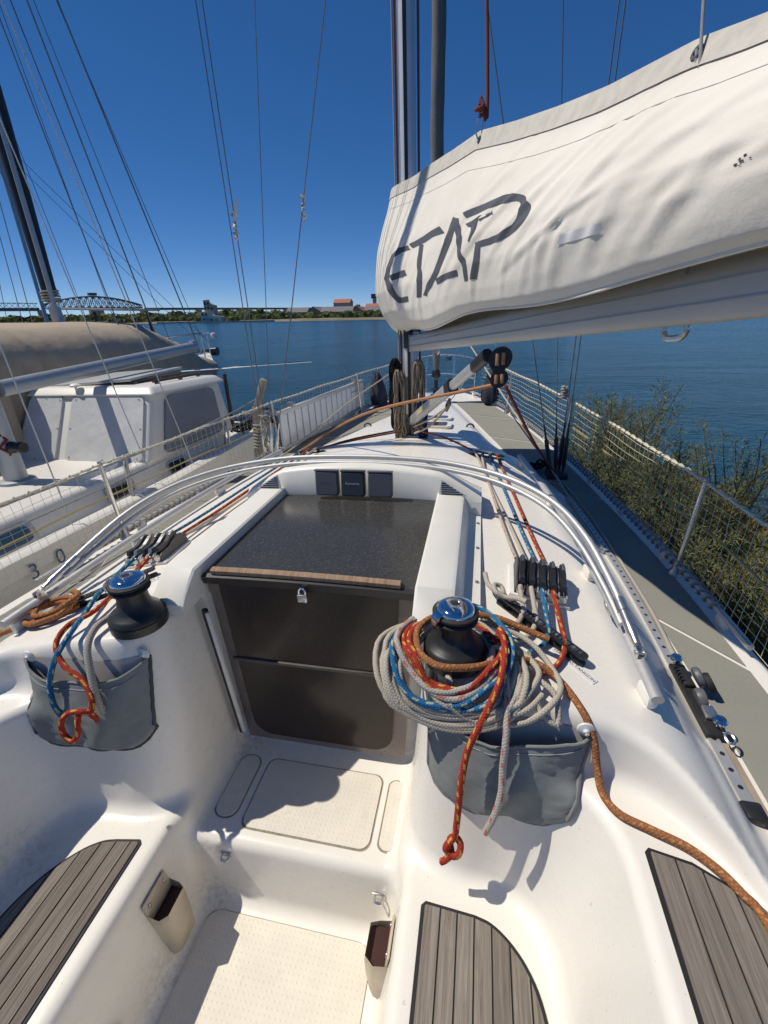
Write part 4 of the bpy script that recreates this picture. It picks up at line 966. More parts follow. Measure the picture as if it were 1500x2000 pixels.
# ridge band, stitched double fold along the top
SS = np.concatenate([np.linspace(-.24, .1, 10), np.linspace(.15, 4.3, 120)]); rows = []
for lo in (.0,):
    A = cov_pt(SS, np.interp(SS, [0, 4], [.945, .89]), 1, .004)-CO; B_ = cov_pt(SS, np.ones_like(SS), 1, .003)-CO+np.array([0, 0, .012]); C_ = cov_pt(SS, np.ones_like(SS), -1, .003)-CO+np.array([0, 0, .012]); D_ = cov_pt(SS, np.interp(SS, [0, 4], [.945, .89]), -1, .004)-CO
    Mid = [(A+B_)/2+np.array([0, 0, 0])]; V = np.stack([A, B_, C_, D_], 1).reshape(-1, 3)
    mesh_obj('ridge_band', V.tolist(), [[i*4+j, (i+1)*4+j, (i+1)*4+j+1, i*4+j+1] for i in range(len(SS)-1) for j in range(3)], M_BAND, cover, True, None, 40)
for tt in (.80,):
    MB().tube((cov_pt(SS[8:], np.interp(SS[8:], [0, 4], [.87, .74]), 1, .0006)-CO).tolist(), .0012, 4).build('seam', plain('seam_thread', (.58, .55, .49), .9), cover)
MB().tube((cov_pt(SS[9:], 0*SS[9:]+.006, 1, .0)-CO).tolist(), .005, 6).build('bottom_hem', M_COV, cover)
for s_ in (.03, .09): MB().tube((cov_pt(np.full(40, s_), np.linspace(.03, .97, 40), 1, .001)-CO).tolist(), .0018, 4).build('front_seam', M_BAND, cover)
# printed lettering: ribbons laid 2 mm proud of the cloth
LET = {"E":[[0.72,0.5512,0.774,0.5177],[0.678,0.5525,0.735,0.518],[0.633,0.5541,0.694,0.5182],[0.583,0.5561,0.651,0.5186],[0.511,0.5594,0.615,0.5194],[0.461,0.5537,0.591,0.516],[0.428,0.5481,0.554,0.5118],[0.397,0.5422,0.512,0.508],[0.36,0.5338,0.476,0.5067],[0.346,0.5125,0.468,0.4899],[0.335,0.4933,0.457,0.4708],[0.322,0.474,0.446,0.4517],[0.309,0.4537,0.427,0.4341],[0.305,0.4352,0.427,0.4182],[0.301,0.4182,0.427,0.4009],[0.296,0.401,0.426,0.3836],[0.291,0.3815,0.425,0.3685],[0.312,0.3609,0.447,0.3536],[0.332,0.3431,0.473,0.3359],[0.352,0.3252,0.5,0.3182],[0.378,0.3047,0.523,0.3032],[0.398,0.2877,0.541,0.2922],[0.408,0.2739,0.554,0.279],[0.418,0.2602,0.566,0.266],[0.433,0.2436,0.575,0.2556],[0.47,0.2294,0.598,0.248],[0.501,0.2181,0.626,0.2378],[0.531,0.207,0.652,0.2277],[0.586,0.1905,0.656,0.2231],[0.667,0.1893,0.672,0.2253],[0.712,0.1899,0.715,0.2256],[0.755,0.1904,0.756,0.2258],[0.797,0.1907,0.796,0.2259]],"Ebar":[[0.494,0.3506,0.399,0.3934],[0.587,0.3514,0.494,0.3937],[0.662,0.3535,0.585,0.3947],[0.728,0.3559,0.658,0.3969],[0.789,0.3582,0.723,0.3996]],"Tbar":[[0.804,0.521,0.733,0.5576],[0.859,0.5226,0.786,0.5608],[0.913,0.5237,0.838,0.5638],[0.968,0.5246,0.888,0.5666],[1.026,0.5254,0.937,0.5687],[1.069,0.5274,0.972,0.5713],[1.113,0.5286,1.009,0.574],[1.158,0.5293,1.048,0.5761],[1.199,0.5297,1.092,0.5775],[1.246,0.5259,1.141,0.5766],[1.295,0.5218,1.186,0.5754],[1.344,0.5177,1.231,0.574],[1.391,0.5137,1.275,0.5725]],"T":[[0.914,0.5324,1.0,0.5155],[0.921,0.5077,1.01,0.4906],[0.929,0.4829,1.02,0.4657],[0.936,0.4579,1.026,0.4411],[0.937,0.4327,1.025,0.4186],[0.95,0.4039,1.038,0.3923],[0.962,0.3764,1.052,0.3646],[0.975,0.3487,1.067,0.3368],[0.988,0.3206,1.082,0.3093],[0.997,0.2895,1.077,0.2807],[0.984,0.2608,1.061,0.2529],[0.971,0.2318,1.045,0.2246],[0.958,0.2026,1.029,0.1961]],"A1":[[1.477,0.5851,1.583,0.5594],[1.471,0.5728,1.576,0.5473],[1.465,0.5603,1.569,0.5353],[1.458,0.5479,1.562,0.5232],[1.452,0.535,1.555,0.5114],[1.446,0.5137,1.548,0.491],[1.439,0.4927,1.54,0.4702],[1.432,0.4721,1.533,0.4493],[1.425,0.4514,1.511,0.4297],[1.397,0.4271,1.484,0.4033],[1.368,0.4025,1.458,0.3767],[1.34,0.3774,1.431,0.3504],[1.311,0.3517,1.404,0.3249],[1.29,0.3319,1.384,0.3052],[1.269,0.3118,1.349,0.2873],[1.238,0.2928,1.309,0.2699],[1.193,0.2747,1.269,0.2527],[1.162,0.2571,1.24,0.2373],[1.131,0.2399,1.208,0.2211],[1.1,0.2224,1.176,0.2047],[1.068,0.2046,1.142,0.188]],"A2":[[1.48,0.5774,1.58,0.5671],[1.501,0.5576,1.6,0.5474],[1.522,0.5377,1.62,0.5277],[1.542,0.5177,1.639,0.508],[1.563,0.4977,1.658,0.4882],[1.595,0.4678,1.685,0.4591],[1.619,0.4388,1.697,0.4313],[1.63,0.4108,1.704,0.4039],[1.642,0.381,1.709,0.3781],[1.662,0.3604,1.724,0.3633],[1.68,0.3425,1.74,0.3457],[1.697,0.3247,1.756,0.3281],[1.713,0.3071,1.771,0.3103],[1.722,0.2811,1.778,0.2839],[1.726,0.2553,1.777,0.2581],[1.729,0.2293,1.776,0.232],[1.733,0.2029,1.775,0.2056]],"Abar":[[1.331,0.2314,1.304,0.2699],[1.376,0.2326,1.351,0.2706],[1.42,0.234,1.396,0.2715],[1.463,0.2364,1.44,0.2725],[1.5,0.2395,1.488,0.2758],[1.537,0.2397,1.534,0.276],[1.577,0.2402,1.575,0.2764],[1.616,0.241,1.614,0.277],[1.653,0.2419,1.653,0.2778]],"P":[[1.688,0.5543,1.623,0.5902],[1.752,0.5598,1.69,0.5956],[1.811,0.5654,1.752,0.6015],[1.866,0.5703,1.807,0.6078],[1.914,0.5733,1.856,0.6117],[1.96,0.5762,1.902,0.6157],[2.004,0.579,1.945,0.6197],[2.034,0.5794,1.975,0.6216],[2.063,0.5797,2.005,0.6236],[2.092,0.5799,2.033,0.6254],[2.109,0.5781,2.053,0.6245],[2.123,0.5763,2.077,0.6231],[2.137,0.5747,2.099,0.6213],[2.149,0.5697,2.123,0.6137],[2.152,0.5683,2.157,0.6017],[2.161,0.5655,2.18,0.5919],[2.168,0.5598,2.2,0.5782],[2.17,0.5576,2.223,0.561],[2.18,0.5513,2.239,0.5479],[2.184,0.5442,2.249,0.5344],[2.188,0.5397,2.261,0.5182],[2.194,0.5318,2.27,0.5054],[2.195,0.523,2.272,0.4928],[2.197,0.5148,2.273,0.4796],[2.198,0.5048,2.275,0.4681],[2.195,0.4949,2.271,0.4571],[2.192,0.4853,2.264,0.4464],[2.188,0.475,2.253,0.4374],[2.182,0.4663,2.24,0.4298],[2.175,0.4581,2.225,0.4216],[2.168,0.4495,2.212,0.4137],[2.153,0.4442,2.195,0.4079],[2.138,0.4389,2.177,0.4018],[2.121,0.4333,2.16,0.396],[2.103,0.4294,2.14,0.3922],[2.086,0.4255,2.119,0.3881],[2.067,0.4212,2.099,0.384],[2.04,0.4183,2.071,0.3815],[2.014,0.4154,2.042,0.3789],[1.987,0.4122,2.013,0.3763],[1.952,0.4113,1.976,0.3761],[1.915,0.4104,1.938,0.3758],[1.877,0.4094,1.9,0.3755]],"Pst":[[1.856,0.4083,1.917,0.3981],[1.855,0.3811,1.917,0.3711],[1.855,0.3538,1.917,0.3438],[1.855,0.3262,1.916,0.3163],[1.852,0.2977,1.909,0.2903],[1.839,0.2751,1.897,0.2697],[1.827,0.2531,1.885,0.248],[1.815,0.2309,1.873,0.2259],[1.803,0.2084,1.861,0.2035]],"bird":[[1.6946,0.5236],[1.7679,0.5307],[1.8511,0.549],[1.9611,0.5491],[1.9651,0.5585],[1.9992,0.5344],[1.9685,0.5392],[1.9112,0.5329],[1.8776,0.5197],[1.8589,0.5313],[1.8523,0.484],[1.8407,0.4582],[1.8065,0.4161],[1.7956,0.4236],[1.8093,0.4774],[1.7808,0.502],[1.728,0.5108]],"patch":[[2.5018,0.3099],[2.6689,0.2874],[2.6582,0.243],[2.4857,0.2584]],"stain":[[3.0161,0.3711],[3.0228,0.3836],[3.0092,0.3566],[3.0034,0.3545]],"rings":[[1.4621,0.9947],[2.6956,0.9847]]}
def ribbon(rows, name, nsub=6):
    R_ = np.array(rows); t = np.linspace(0, len(R_)-1, (len(R_)-1)*3+1); R_ = np.stack([np.interp(t, range(len(rows)), R_[:, k]) for k in range(4)], 1)
    vs = []
    for a in R_:
        w_ = np.linspace(0, 1, nsub); vs.append(cov_pt(a[0]+(a[2]-a[0])*w_, a[1]+(a[3]-a[1])*w_, 1, .0015)-CO)
    V = np.array(vs).reshape(-1, 3); n = len(R_)
    return mesh_obj(name, V.tolist(), [[i*nsub+j, (i+1)*nsub+j, (i+1)*nsub+j+1, i*nsub+j+1] for i in range(n-1) for j in range(nsub-1)], M_PRINT, cover, True)
for k in ('E', 'Ebar', 'Tbar', 'T', 'A1', 'A2', 'Abar', 'P', 'Pst'): ribbon(LET[k], 'printed_stroke')
from mathutils.geometry import tessellate_polygon
def patch_poly(pts, name, mat, lift):
    P = np.array(pts); V = cov_pt(P[:, 0], P[:, 1], 1, lift)-CO
    tri = tessellate_polygon([[Vector((a, b, 0)) for a, b in pts]])
    return mesh_obj(name, V.tolist(), [list(f) for f in tri], mat, cover, False)
patch_poly(LET['bird'], 'bird_emblem', M_PRINT, .0035)
q = np.array(LET['patch']); rows = [tuple((q[0]+(q[1]-q[0])*t).tolist()+(q[3]+(q[2]-q[3])*t).tolist()) for t in np.linspace(0, 1, 26)]
o = ribbon(rows, 'sewn_patch', 12); o.data.materials.clear(); o.data.materials.append(plain('white_patch', (.84, .83, .82), .5, var=.02))
rs = random.Random(5)
for k in range(8):
    a, b = LET['stain'][0]; cs, ct = a+rs.gauss(0, .008), b+rs.gauss(0, .010); rr = rs.uniform(.0015, .0042)
    patch_poly([(cs+rr*.8*math.cos(t)+rs.uniform(-.002, .002), ct+rr*1.3*math.sin(t)) for t in np.linspace(0, 2*math.pi, 8)[:-1]], 'torn_spot', plain('tear_brown', (.07, .035, .02), .9), .0012)
# eyelets on the ridge with their lazy-jack lines
for (s_, t_), nm in zip([(1.462, .972), (2.695, .965)], 'ab'):
    p = cov_pt(np.array([s_]), np.array([t_]), 1, .008)[0]-CO; ax = Vector((BNP[0], BNP[1], .35)).to_track_quat('Z', 'Y').to_matrix()
    MB().lathe([(.007, -.002), (.013, -.002), (.0145, 0), (.013, .003), (.007, .003), (.0065, 0), (.007, -.002)], p, ax, n=20).build('eyelet', plain('eyelet_grey', (.12, .12, .13), .5, .4), cover)
pa = cov_pt(np.array([1.462]), np.array([.985]), 1, .012)[0]; pb = cov_pt(np.array([2.695]), np.array([.975]), 1, .012)[0]
rope('red brown lazy jack line clipped to the forward eyelet of the cover', [pa+np.array([0, 0, .11]), pa+np.array([.0, .1, .6]), (MX+.10, MY-.25, 7.5)], RP_RBR, .008, 8, 8)
t = thing('snap_hook', 'steel snap hook and red knot at the forward cover eyelet', 'shackle', loc=tuple(pa))
MB().tube([(.0, .0, -.02), (.012, 0, 0), (.012, 0, .06), (0, 0, .075), (-.012, 0, .06), (-.012, 0, .01), (0, 0, -.02)], .0035, 6).build('hook', M_STEEL, t)
MB().tube(spline([(.0, 0, .07), (.014, .01, .085), (-.012, .012, .10), (-.014, -.012, .09), (.012, -.012, .10), (.0, 0, .125)], 5), .009, 8).build('knot', RP_RBR, t)
rope('thin grey lazy jack line tied to the aft eyelet of the cover', [pb, pb+np.array([.0, .0, .05]), (MX+.12+.5, MY-.9, 7.6)], plain('grey_line', (.30, .31, .32), .8), .0035, 8, 8)

# vang: sliding alloy strut from the mast foot to the boom, with its tackle
va = Vector((.02, 3.74, .04)); vb = Vector((.575, 2.40, .64))
t = thing('rod_kicker', 'silver rod kicker strut slanting from the mast foot to the boom', 'boom vang', loc=va); d = vb-va
q = d.to_track_quat('Z', 'Y').to_matrix()
MB().prism([(x, y) for x, y in rrect(.058, .075, .02)], .0, d.length*.68, q.to_4x4()).build('outer_tube', M_ALU, t, True, 30)
MB().prism(rrect(.043, .055, .016), d.length*.68, d.length*.95, q.to_4x4()).build('inner_tube', M_ALU, t, True, 30)
MB().prism(rrect(.068, .086, .024), d.length*.65, d.length*.70, q.to_4x4()).build('collar', M_BLACK, t, True, 30)
MB().prism(rrect(.05, .065, .02), d.length*.93, d.length*1.04, q.to_4x4()).build('end_fork', M_BLACK, t, True, 30)
MB().box((0, .01, -.03), (.05, .07, .10), None, .015).build('foot_toggle', M_BLACK, t)
MB().prism([(-.0, -.015), (.0, .015), (.001, .015), (.001, -.015)], d.length*.2, d.length*.33, q.to_4x4() @ Matrix.Translation((-.0305, 0, 0))).build('sticker', plain('yellow_sticker', (.55, .48, .2), .5), t, False)
fid = Vector((.34, 3.35, .23)); rope('cream kicker tail leading from mast foot to a small fiddle block', [(.04, 3.70, .0), (.2, 3.5, .11), tuple(fid)], RP_CREAM, .008); rope('second cream kicker part from mast foot', [(.05, 3.68, -.05), (.2, 3.48, .06), tuple(fid)], RP_CREAM, .008)
t = thing('fiddle_block', 'small fiddle block on the kicker tackle beside the mast', 'block', loc=fid); dd = (Vector((.46, 2.9, .5))-fid); qq = dd.to_track_quat('Z', 'Y').to_matrix().to_4x4()
MB().prism(rrect(.02, .055, .009), -.03, .11, qq).build('cheek', plain('tan_block', (.28, .22, .17), .6), t, True, 30); MB().prism(rrect(.03, .03, .01), .03, .06, qq).build('sheave', M_BLACK, t)
rope('thin steel strop from the fiddle block up to the boom', [tuple(fid+dd*.15), tuple(vb+Vector((-.03, .05, -.03)))], M_STEEL, .003, 6, 2)
# mainsheet double block hung from a boom bail, with the orange traveller lines
bp = Vector((.655, 2.24, .655))
t = thing('double_block', 'black double block with tan sheaves hanging under the boom', 'block', loc=bp)
fwd_n = Vector((-.05, -1, .1)).normalized(); Bk = basis((1, 0, .12), (0, 0, 1), fwd_n, (0, 0, 0))
def fig8(r1, r2, dz, k=1.0): 
    out = []
    for a in np.linspace(-60, 240, 22): out.append((r1*math.cos(R(a))*k, r1*math.sin(R(a))*k))
    for a in np.linspace(125, 415, 20): out.append((r2*math.cos(R(a))*k, -dz+r2*math.sin(R(a))*k))
    return out
for off in (-.017, .014):
    MB().prism(fig8(.052, .04, .088), off, off+.004, Bk).build('cheek', M_BLACK, t, False)
ringmb = MB(); o_ = fig8(.054, .042, .088); i_ = fig8(.041, .029, .088); n = len(o_)
for z_ in (.018, .026): ringmb.add([(Bk @ Vector((x, y, z_)))[:] for x, y in o_]+[(Bk @ Vector((x, y, z_)))[:] for x, y in i_], [[k, (k+1) % n, n+(k+1) % n, n+k] for k in range(n)])
ringmb.build('cheek_rim', M_BLACK, t, False)
M_TAN = plain('tan_sheave', (.42, .23, .13), .5)
for zc, rr in ((0, .036), (-.088, .027)):
    for sx in (-.013, .013): MB().tube([Bk @ Vector((sx, zc-rr*.7, .024)), Bk @ Vector((sx, zc, .03)), Bk @ Vector((sx, zc+rr*.7, .024))], .009, 8).build('sheave', M_TAN, t)
MB().tube(spline([(-.02, 0, .05), (-.02, 0, .09), (0, 0, .105), (.02, 0, .09), (.02, 0, .05)], 4), .006, 8).build('shackle', M_STEEL, t)
rope('orange line from the double block across to the port deck', [tuple(bp+Vector((-.02, 0, -.115))), (-.2, 2.9, .26), (-1.0, 3.62, -.22), (-1.22, 3.45, -.27)], RP_ORG, .0085, 8, 6)
rope('dark red line from the double block to the starboard deck', [tuple(bp+Vector((.03, 0, -.12))), (.92, 2.8, .10), (1.17, 3.38, -.28)], RP_RBR, .008, 8, 6)
# halyard bundles on the mast
rope('black halyard coil hung on the port side of the mast', [Vector((-.115+.034*math.cos(a)+.016*math.sin(k*1.3), 3.76+.04*math.sin(k*.7), .30+.235*math.sin(a)+.012*math.sin(k*.9))) for k, a in enumerate(np.linspace(0, 2*math.pi*9, 108))], RP_BLK, .008, 7, 3, group='halyard coils on the mast')
rope('small black halyard coil low on the port side of the mast', [Vector((-.125+.03*math.cos(a)+.005*math.sin(k*1.3), 3.77+.02*math.sin(k*.7), .06+.10*math.sin(a))) for k, a in enumerate(np.linspace(0, 2*math.pi*4, 48))], RP_BLK, .0075, 7, 3, group='halyard coils on the mast')
for q_, (x, lab, mt, zc, h_, nn) in enumerate(((-.075, 'tan halyard coil hanging beside the black one on the mast', RP_TAN, .22, .24, 8), (.085, 'speckled tan halyard bundle on the starboard side of the mast', RP_TAN, .25, .28, 11), (-.07, 'long loose tan halyard loops touching the roof at the mast', RP_TAN, .02, .15, 9), (.12, 'navy blue halyard coil low on the starboard side of the mast', RP_NAVY, .06, .17, 7))):
    rope(lab, [Vector((x+.03*math.cos(a)+.018*math.sin(k*1.1+q_), 3.71+.035*math.sin(k*.9), zc+h_*math.sin(a)+.01*math.sin(k*2.1))) for k, a in enumerate(np.linspace(0, 2*math.pi*nn, nn*12))], mt, .0072, 7, 3, group='halyard coils on the mast')
for k, (x, y, mt, lab) in enumerate(((-.068, 3.80, RP_RBR, 'red halyard running up the aft face of the mast'), (-.072, 3.86, RP_TAN, 'tan halyard running up the port edge of the mast'), (.075, 3.88, RP_TAN, 'tan halyard running up the starboard edge of the mast'), (.08, 3.80, RP_RBR, 'brown halyard on the starboard side of the mast'), (-.085, 3.80, RP_WHITE, 'grey halyard standing off the port side of the mast'))):
    rope(lab, [(x, y, -.04), (x*1.02, y, .8), (x*.9, y+.02, 11.5)], mt, .0065, 7, 6, group='halyards on the mast')
for sx in (.09, .12, .15, -.1):
    pass
rope('black line from the mast foot to the port organiser', [(-.10, 3.70, -.03), (-.4, 3.40, -.03), (-.60, 3.06, -.03)], RP_BLK, .007, 7, 4); rope('red line from the mast foot to the starboard organiser', [(.12, 3.66, -.03), (.35, 3.32, -.0), (.56, 3.05, -.02)], RP_RED, .007, 7, 4); rope('brown line from the mast foot to the port organiser', [(-.06, 3.66, -.03), (-.35, 3.34, -.02), (-.65, 3.04, -.03)], RP_RBR, .007, 7, 4)
# ------------------------------------------------------------------ guard rails, nets, gangway, standing rigging
M_WIRE = plain('grey_wire', (.22, .22, .22), .45, .6); M_WIRE_L = plain('pale_wire', (.5, .5, .5), .4, .6)
M_NET = plain('net_cord', (.66, .62, .49), .9, var=.15); M_YEL = rope_mat('rope_yellow', (.55, .45, .20)); M_GREYR = rope_mat('rope_grey', (.42, .41, .39))
gun = lambda y, off=.055: float(beam(np.array(y)))-off
dz_ = lambda y: float(deckz(np.array(y)))
POSTS = [(.35, 'nearest the cockpit'), (2.1, 'beside the grey side deck'), (3.92, 'abreast of the mast'), (5.6, 'near the bow')]
RT = hermite([0, 2.1, 3.9, 5.6, 6.75], [.13, .135, .17, .22, .29])
rtop = lambda y: float(RT(np.array(y)))
for sgn, sd in ((1, 'starboard'), (-1, 'port')):
    for y, wh in POSTS:
        x = gun(y, .065); t = thing('stanchion', 'steel guard rail post on the %s side, %s' % (sd, wh), 'stanchion', 'guard rail stanchions', (sgn*x, y, dz_(y)))
        MB().tube([(0, 0, .02), (sgn*.03, 0, rtop(y)-dz_(y)+.01)], .0125, 10).build('post', M_STEEL, t)
        MB().lathe([(.035, 0), (.033, .012), (.019, .03), (.017, .075), (.0, .075)], n=14).build('socket', M_ALU_D, t)
        MB().lathe([(.013, 0), (.012, .008), (0, .010)], (sgn*.03, 0, rtop(y)-dz_(y)+.008), n=10).build('post_cap', M_ALU_D, t)
    # net: cords between top rope and toe rail
    def npt(y, v):
        x0, x1 = gun(y, .05), gun(y, .035); zb_ = dz_(y)+.05; zt = rtop(y)-.012*math.sin((y-2.1)*3.5)**2
        return Vector((sgn*(x0+(x1-x0)*v+.008*math.sin(7*y+3*v)), y, zb_+(zt-zb_)*v))
    net = thing('safety_net', 'white cord safety net laced along the %s guard rail' % sd, 'net', 'guard rail nets', tuple(npt(2, 0))); O = npt(2, 0)
    y0, y1 = (1.2, 6.45); mb = MB(); ys = np.arange(y0, y1, .052)
    for k, y in enumerate(ys): mb.tube([npt(y+.015*math.sin(k*1.7+v*4)*v*(1-v)*4*.5, v)-O for v in np.linspace(0, 1, 6)], .0011, 3, caps=False)
    for v in np.linspace(.0, .96, 10): mb.tube([npt(y, v+.012*math.sin(9*y+v*5))-O for y in np.linspace(y0, y1, 110)], .0011, 3, caps=False)
    mb.build('netting', M_NET, net, True)
    MB().tube([npt(y, 1.0)-O for y in np.linspace(-.6, 6.5, 70)], .0065, 7).build('top_rope', M_NET, net)
    lac = []
    for k in range(420):
        y = y0+(y1-y0)*k/419; p = npt(y, 1); a = k*1.05; lac.append(p-O+Vector((.010*math.cos(a), 0, .010*math.sin(a))))
    MB().tube(lac, .0028, 4).build('top_lacing', M_NET, net)
    lac = []
    for k in range(620):
        y = 1.75+(6.4-1.75)*k/619; a = k*.9; lac.append(Vector((sgn*gun(y), y, dz_(y)+.045))-O+Vector((.021*math.cos(a), 0, .021*math.sin(a))))
    MB().tube(lac, .0055, 5).build('foot_lacing', M_GREYR, net)
    MB().tube([npt(y, .55)-O for y in np.linspace(y0, 6.4, 60)], .005, 6).build('middle_line', M_YEL, net)
# white slatted gangway stowed upright inside the port rail
ga = Vector((-1.255, 3.88, -.285)); gb = Vector((-.935, 5.85, -.25)); d = (gb-ga); L = d.length; x = d.normalized(); z = Vector((0, 0, 1)); z = (z-x*z.dot(x)).normalized(); n_ = x.cross(z)
t = thing('gangway', 'white slatted gangway plank stowed on edge along the port rail', 'gangway', loc=ga); G = basis(x, z, n_, (0, 0, 0)); G3 = G.to_3x3()
for yy, nm in ((.018, 'side_beam'), (.357, 'side_beam')): MB().box(G @ Vector((L/2, yy, 0)), (L, .036, .05), G3, .004).build(nm, M_ALU, t)
M_SLAT = plain('slat_white', (.83, .83, .82), .5, var=.04)
for k in range(15):
    MB().box(G @ Vector(((k+.5)*L/15, .1875, .008)), (L/15-.024, .30, .03), G3, .004).build('slat', M_SLAT, t)
MB().box(G @ Vector((L/2, .1875, -.012)), (L-.01, .30, .006), G3).build('gap_shade_sheet', plain('gap_shade_grey', (.10, .105, .11), .6), t)  # added dark sheet behind the slats, its colour stands in for shade between them
for xx in (.25, L-.25): MB().box(G @ Vector((xx, .395, 0)), (.05, .05, .07), G3, .006).build('bracket', M_ALU_D, t)
# shrouds with black bottle-screws
for sgn, sd in ((1, 'starboard'), (-1, 'port')):
    for k, (bx, by, tx, ty, tz, lab, rr) in enumerate(((1.20, 3.50, 1.23, 3.46, 9.5, 'outer vertical wire of the %s rigging', .0042), (1.225, 3.47, 1.26, 3.42, 9.5, 'second vertical wire close beside the outer one, %s rigging', .0042), (1.17, 3.45, .66, 3.72, 5.5, 'thin cap shroud leaning inboard on the %s side', .0032), (1.13, 3.41, .05, 3.84, 4.6, 'lower shroud slanting to the mast on the %s side', .0042))):
        b = Vector((sgn*bx, by, -.29)); tp = Vector((sgn*tx, ty, tz)); u_ = (tp-b).normalized()
        t = thing('shroud', lab % sd, 'shroud', 'standing rigging of the yacht', b)
        MB().tube([u_*.36, tp-b], rr, 6).build('wire', M_WIRE, t)
        MB().tube([(0, 0, -.02), u_*.04, u_*.06, u_*.26, u_*.28, u_*.38], [.009, .009, .015, .015, .008, .006], 8).build('bottle_screw', M_BLACK if sgn > 0 else M_STEEL, t)
    MB().box((0, 0, -.012), (.15, .16, .05), None, .012).build('chain_plate', M_BLACK, boat, loc=(sgn*1.175, 3.455, dz_(3.45)+.03))
def ribbon_tie(label, p, seed):
    r_ = random.Random(seed); pts = [Vector(p)+Vector((.004*math.sin(k*2.2), .01*math.sin(k*1.3), -.035*k+.05)) for k in range(6)]
    mb = MB(); vs = []
    for k, q in enumerate(spline(pts, 4)):
        a = k*.75+seed; w_ = .019+.008*math.sin(k*.9); vs += [q+Vector((math.cos(a)*w_, math.sin(a)*w_, 0)), q-Vector((math.cos(a)*w_, math.sin(a)*w_, 0))]
    mb.add([v-Vector(p) for v in vs], [[2*i, 2*i+1, 2*i+3, 2*i+2] for i in range(len(vs)//2-1)])
    o = mb.build('cloth_strip', plain('white_cloth', (.72, .71, .68), .9), None, True, None, loc=p); tag(o, label, 'ribbon', 'cloth strips tied to the shrouds'); return o
ribbon_tie('white cloth scrap tied to the lower port shroud', (-.713, 3.572, 1.62), 1)
o = ribbon_tie('white torn strip sticking out from the vertical port wires', (-1.208, 3.485, 1.53), 2)
w1 = MB().add([(0, -.02, -.02), (.03, -.02, .0), (.05, -.02, .08), (.062, -.02, .135), (.035, -.02, .10), (.008, -.02, .03)], [[0, 1, 2, 3, 4, 5]]).build('loose_end', plain('white_cloth', (.72, .71, .68), .9), o, False, loc=None)
# furled genoa on its drum, pulpit and cloth bags at the bow
t = thing('furled_genoa', 'grey furled headsail rolled on the forestay with drum at the bow', 'furled sail', loc=(0, 6.2, dz_(6.2)))
a = Vector((0, -.03, .30)); b = Vector((.0, -.03-.20, 9.5))
pts = [a+(b-a)*k/60 for k in range(61)]; mb = MB(); vs = []; N = 14
for k, p in enumerate(pts):
    rr = .075*(min(1, .35+k/7) if k < 6 else 1)*(1-.002*k)
    for j in range(N):
        an = 2*math.pi*j/N; sp = 1+.12*math.cos(an-k*.55)**3; vs.append(p+Vector((rr*sp*math.cos(an), rr*sp*math.sin(an), 0)))
mb.add(vs, [[i*N+j, i*N+(j+1) % N, (i+1)*N+(j+1) % N, (i+1)*N+j] for i in range(60) for j in range(N)]).build('rolled_sail', M_DKSAIL, t, True, None)
MB().lathe([(.02, -.02), (.02, .06), (.075, .065), (.078, .075), (.04, .085), (.038, .135), (.078, .145), (.076, .155), (.025, .165), (.02, .40)], (0, -.02, .03), n=24).build('furling_drum', M_BLACK, t)
MB().lathe([(.085, .04), (.08, .06), (.03, .062)], (0, -.02, .0), n=20).build('drum_cage', M_STEEL, t)
MB().lathe([(.05, .33), (.062, .36), (.05, .42), (.02, .43)], (0, -.03, .0), n=20).build('swivel', M_BLACK, t)
t = thing('bow_pulpit', 'stainless steel bow pulpit rails ahead of the furled sail', 'pulpit', loc=(0, 6.6, -.2))
top = spline([(-.52, -.20, .48), (-.42, .06, .50), (-.2, .26, .52), (0, .32, .53), (.2, .26, .52), (.42, .06, .50), (.52, -.2, .48)], 6)
MB().tube(top, .0125, 8).build('top_rail', M_STEEL, t)
mid = spline([(-.5, -.12, .24), (-.22, .2, .26), (0, .28, .27), (.22, .2, .26), (.5, -.12, .24)], 6); MB().tube(mid, .010, 8).build('middle_rail', M_STEEL, t)
for sx in (-1, 1):
    MB().tube([(sx*.52, -.2, .48), (sx*.50, -.14, 0)], .0125, 8).build('leg', M_STEEL, t); MB().tube([(sx*.2, .26, .52), (sx*.2, .16, .02)], .0125, 8).build('leg', M_STEEL, t)
MB().tube(spline([(.1+.05*math.cos(k), .31+.02*math.sin(k), .50-.05*math.sin(k*.7)**2) for k in range(14)], 4), .009, 6).build('rope_turns', RP_BLUE, t)
M_NAVY = plain('navy_cloth', (.022, .026, .045), .85, var=.3, scale=9, bump=.4, bscale=12, dist=.03)
for sgn, lab in ((1, 'dark navy cloth bag hung on the starboard bow rail'), (-1, 'dark navy cloth bag hung on the port bow rail')):
    y = 6.12 if sgn > 0 else 6.0; x = sgn*(gun(y)-.02); t = thing('bow_bag', lab, 'bag', 'cloth bags at the bow', (x, y, dz_(y)+.03)); mb = MB(); vs = []; N = 22
    rows = [(.0, .17, .10), (.08, .18, .11), (.2, .15, .09), (.32, .10, .06), (.40, .04, .03)]
    for k, (h, a_, b_) in enumerate(rows):
        for j in range(N):
            an = 2*math.pi*j/N; w_ = 1+.13*math.sin(5*an+k*.7)+.07*math.sin(9*an); vs.append((b_*w_*math.cos(an), a_*w_*math.sin(an), h))
    mb.add(vs, [[i*N+j, i*N+(j+1) % N, (i+1)*N+(j+1) % N, (i+1)*N+j] for i in range(4) for j in range(N)]+[[4*N+j for j in range(N)]]).build('cloth', M_NAVY, t, True, None)
    MB().tube([(0, 0, .38), (sgn*.02, 0, .47)], .006, 6).build('tie', RP_WHITE, t)
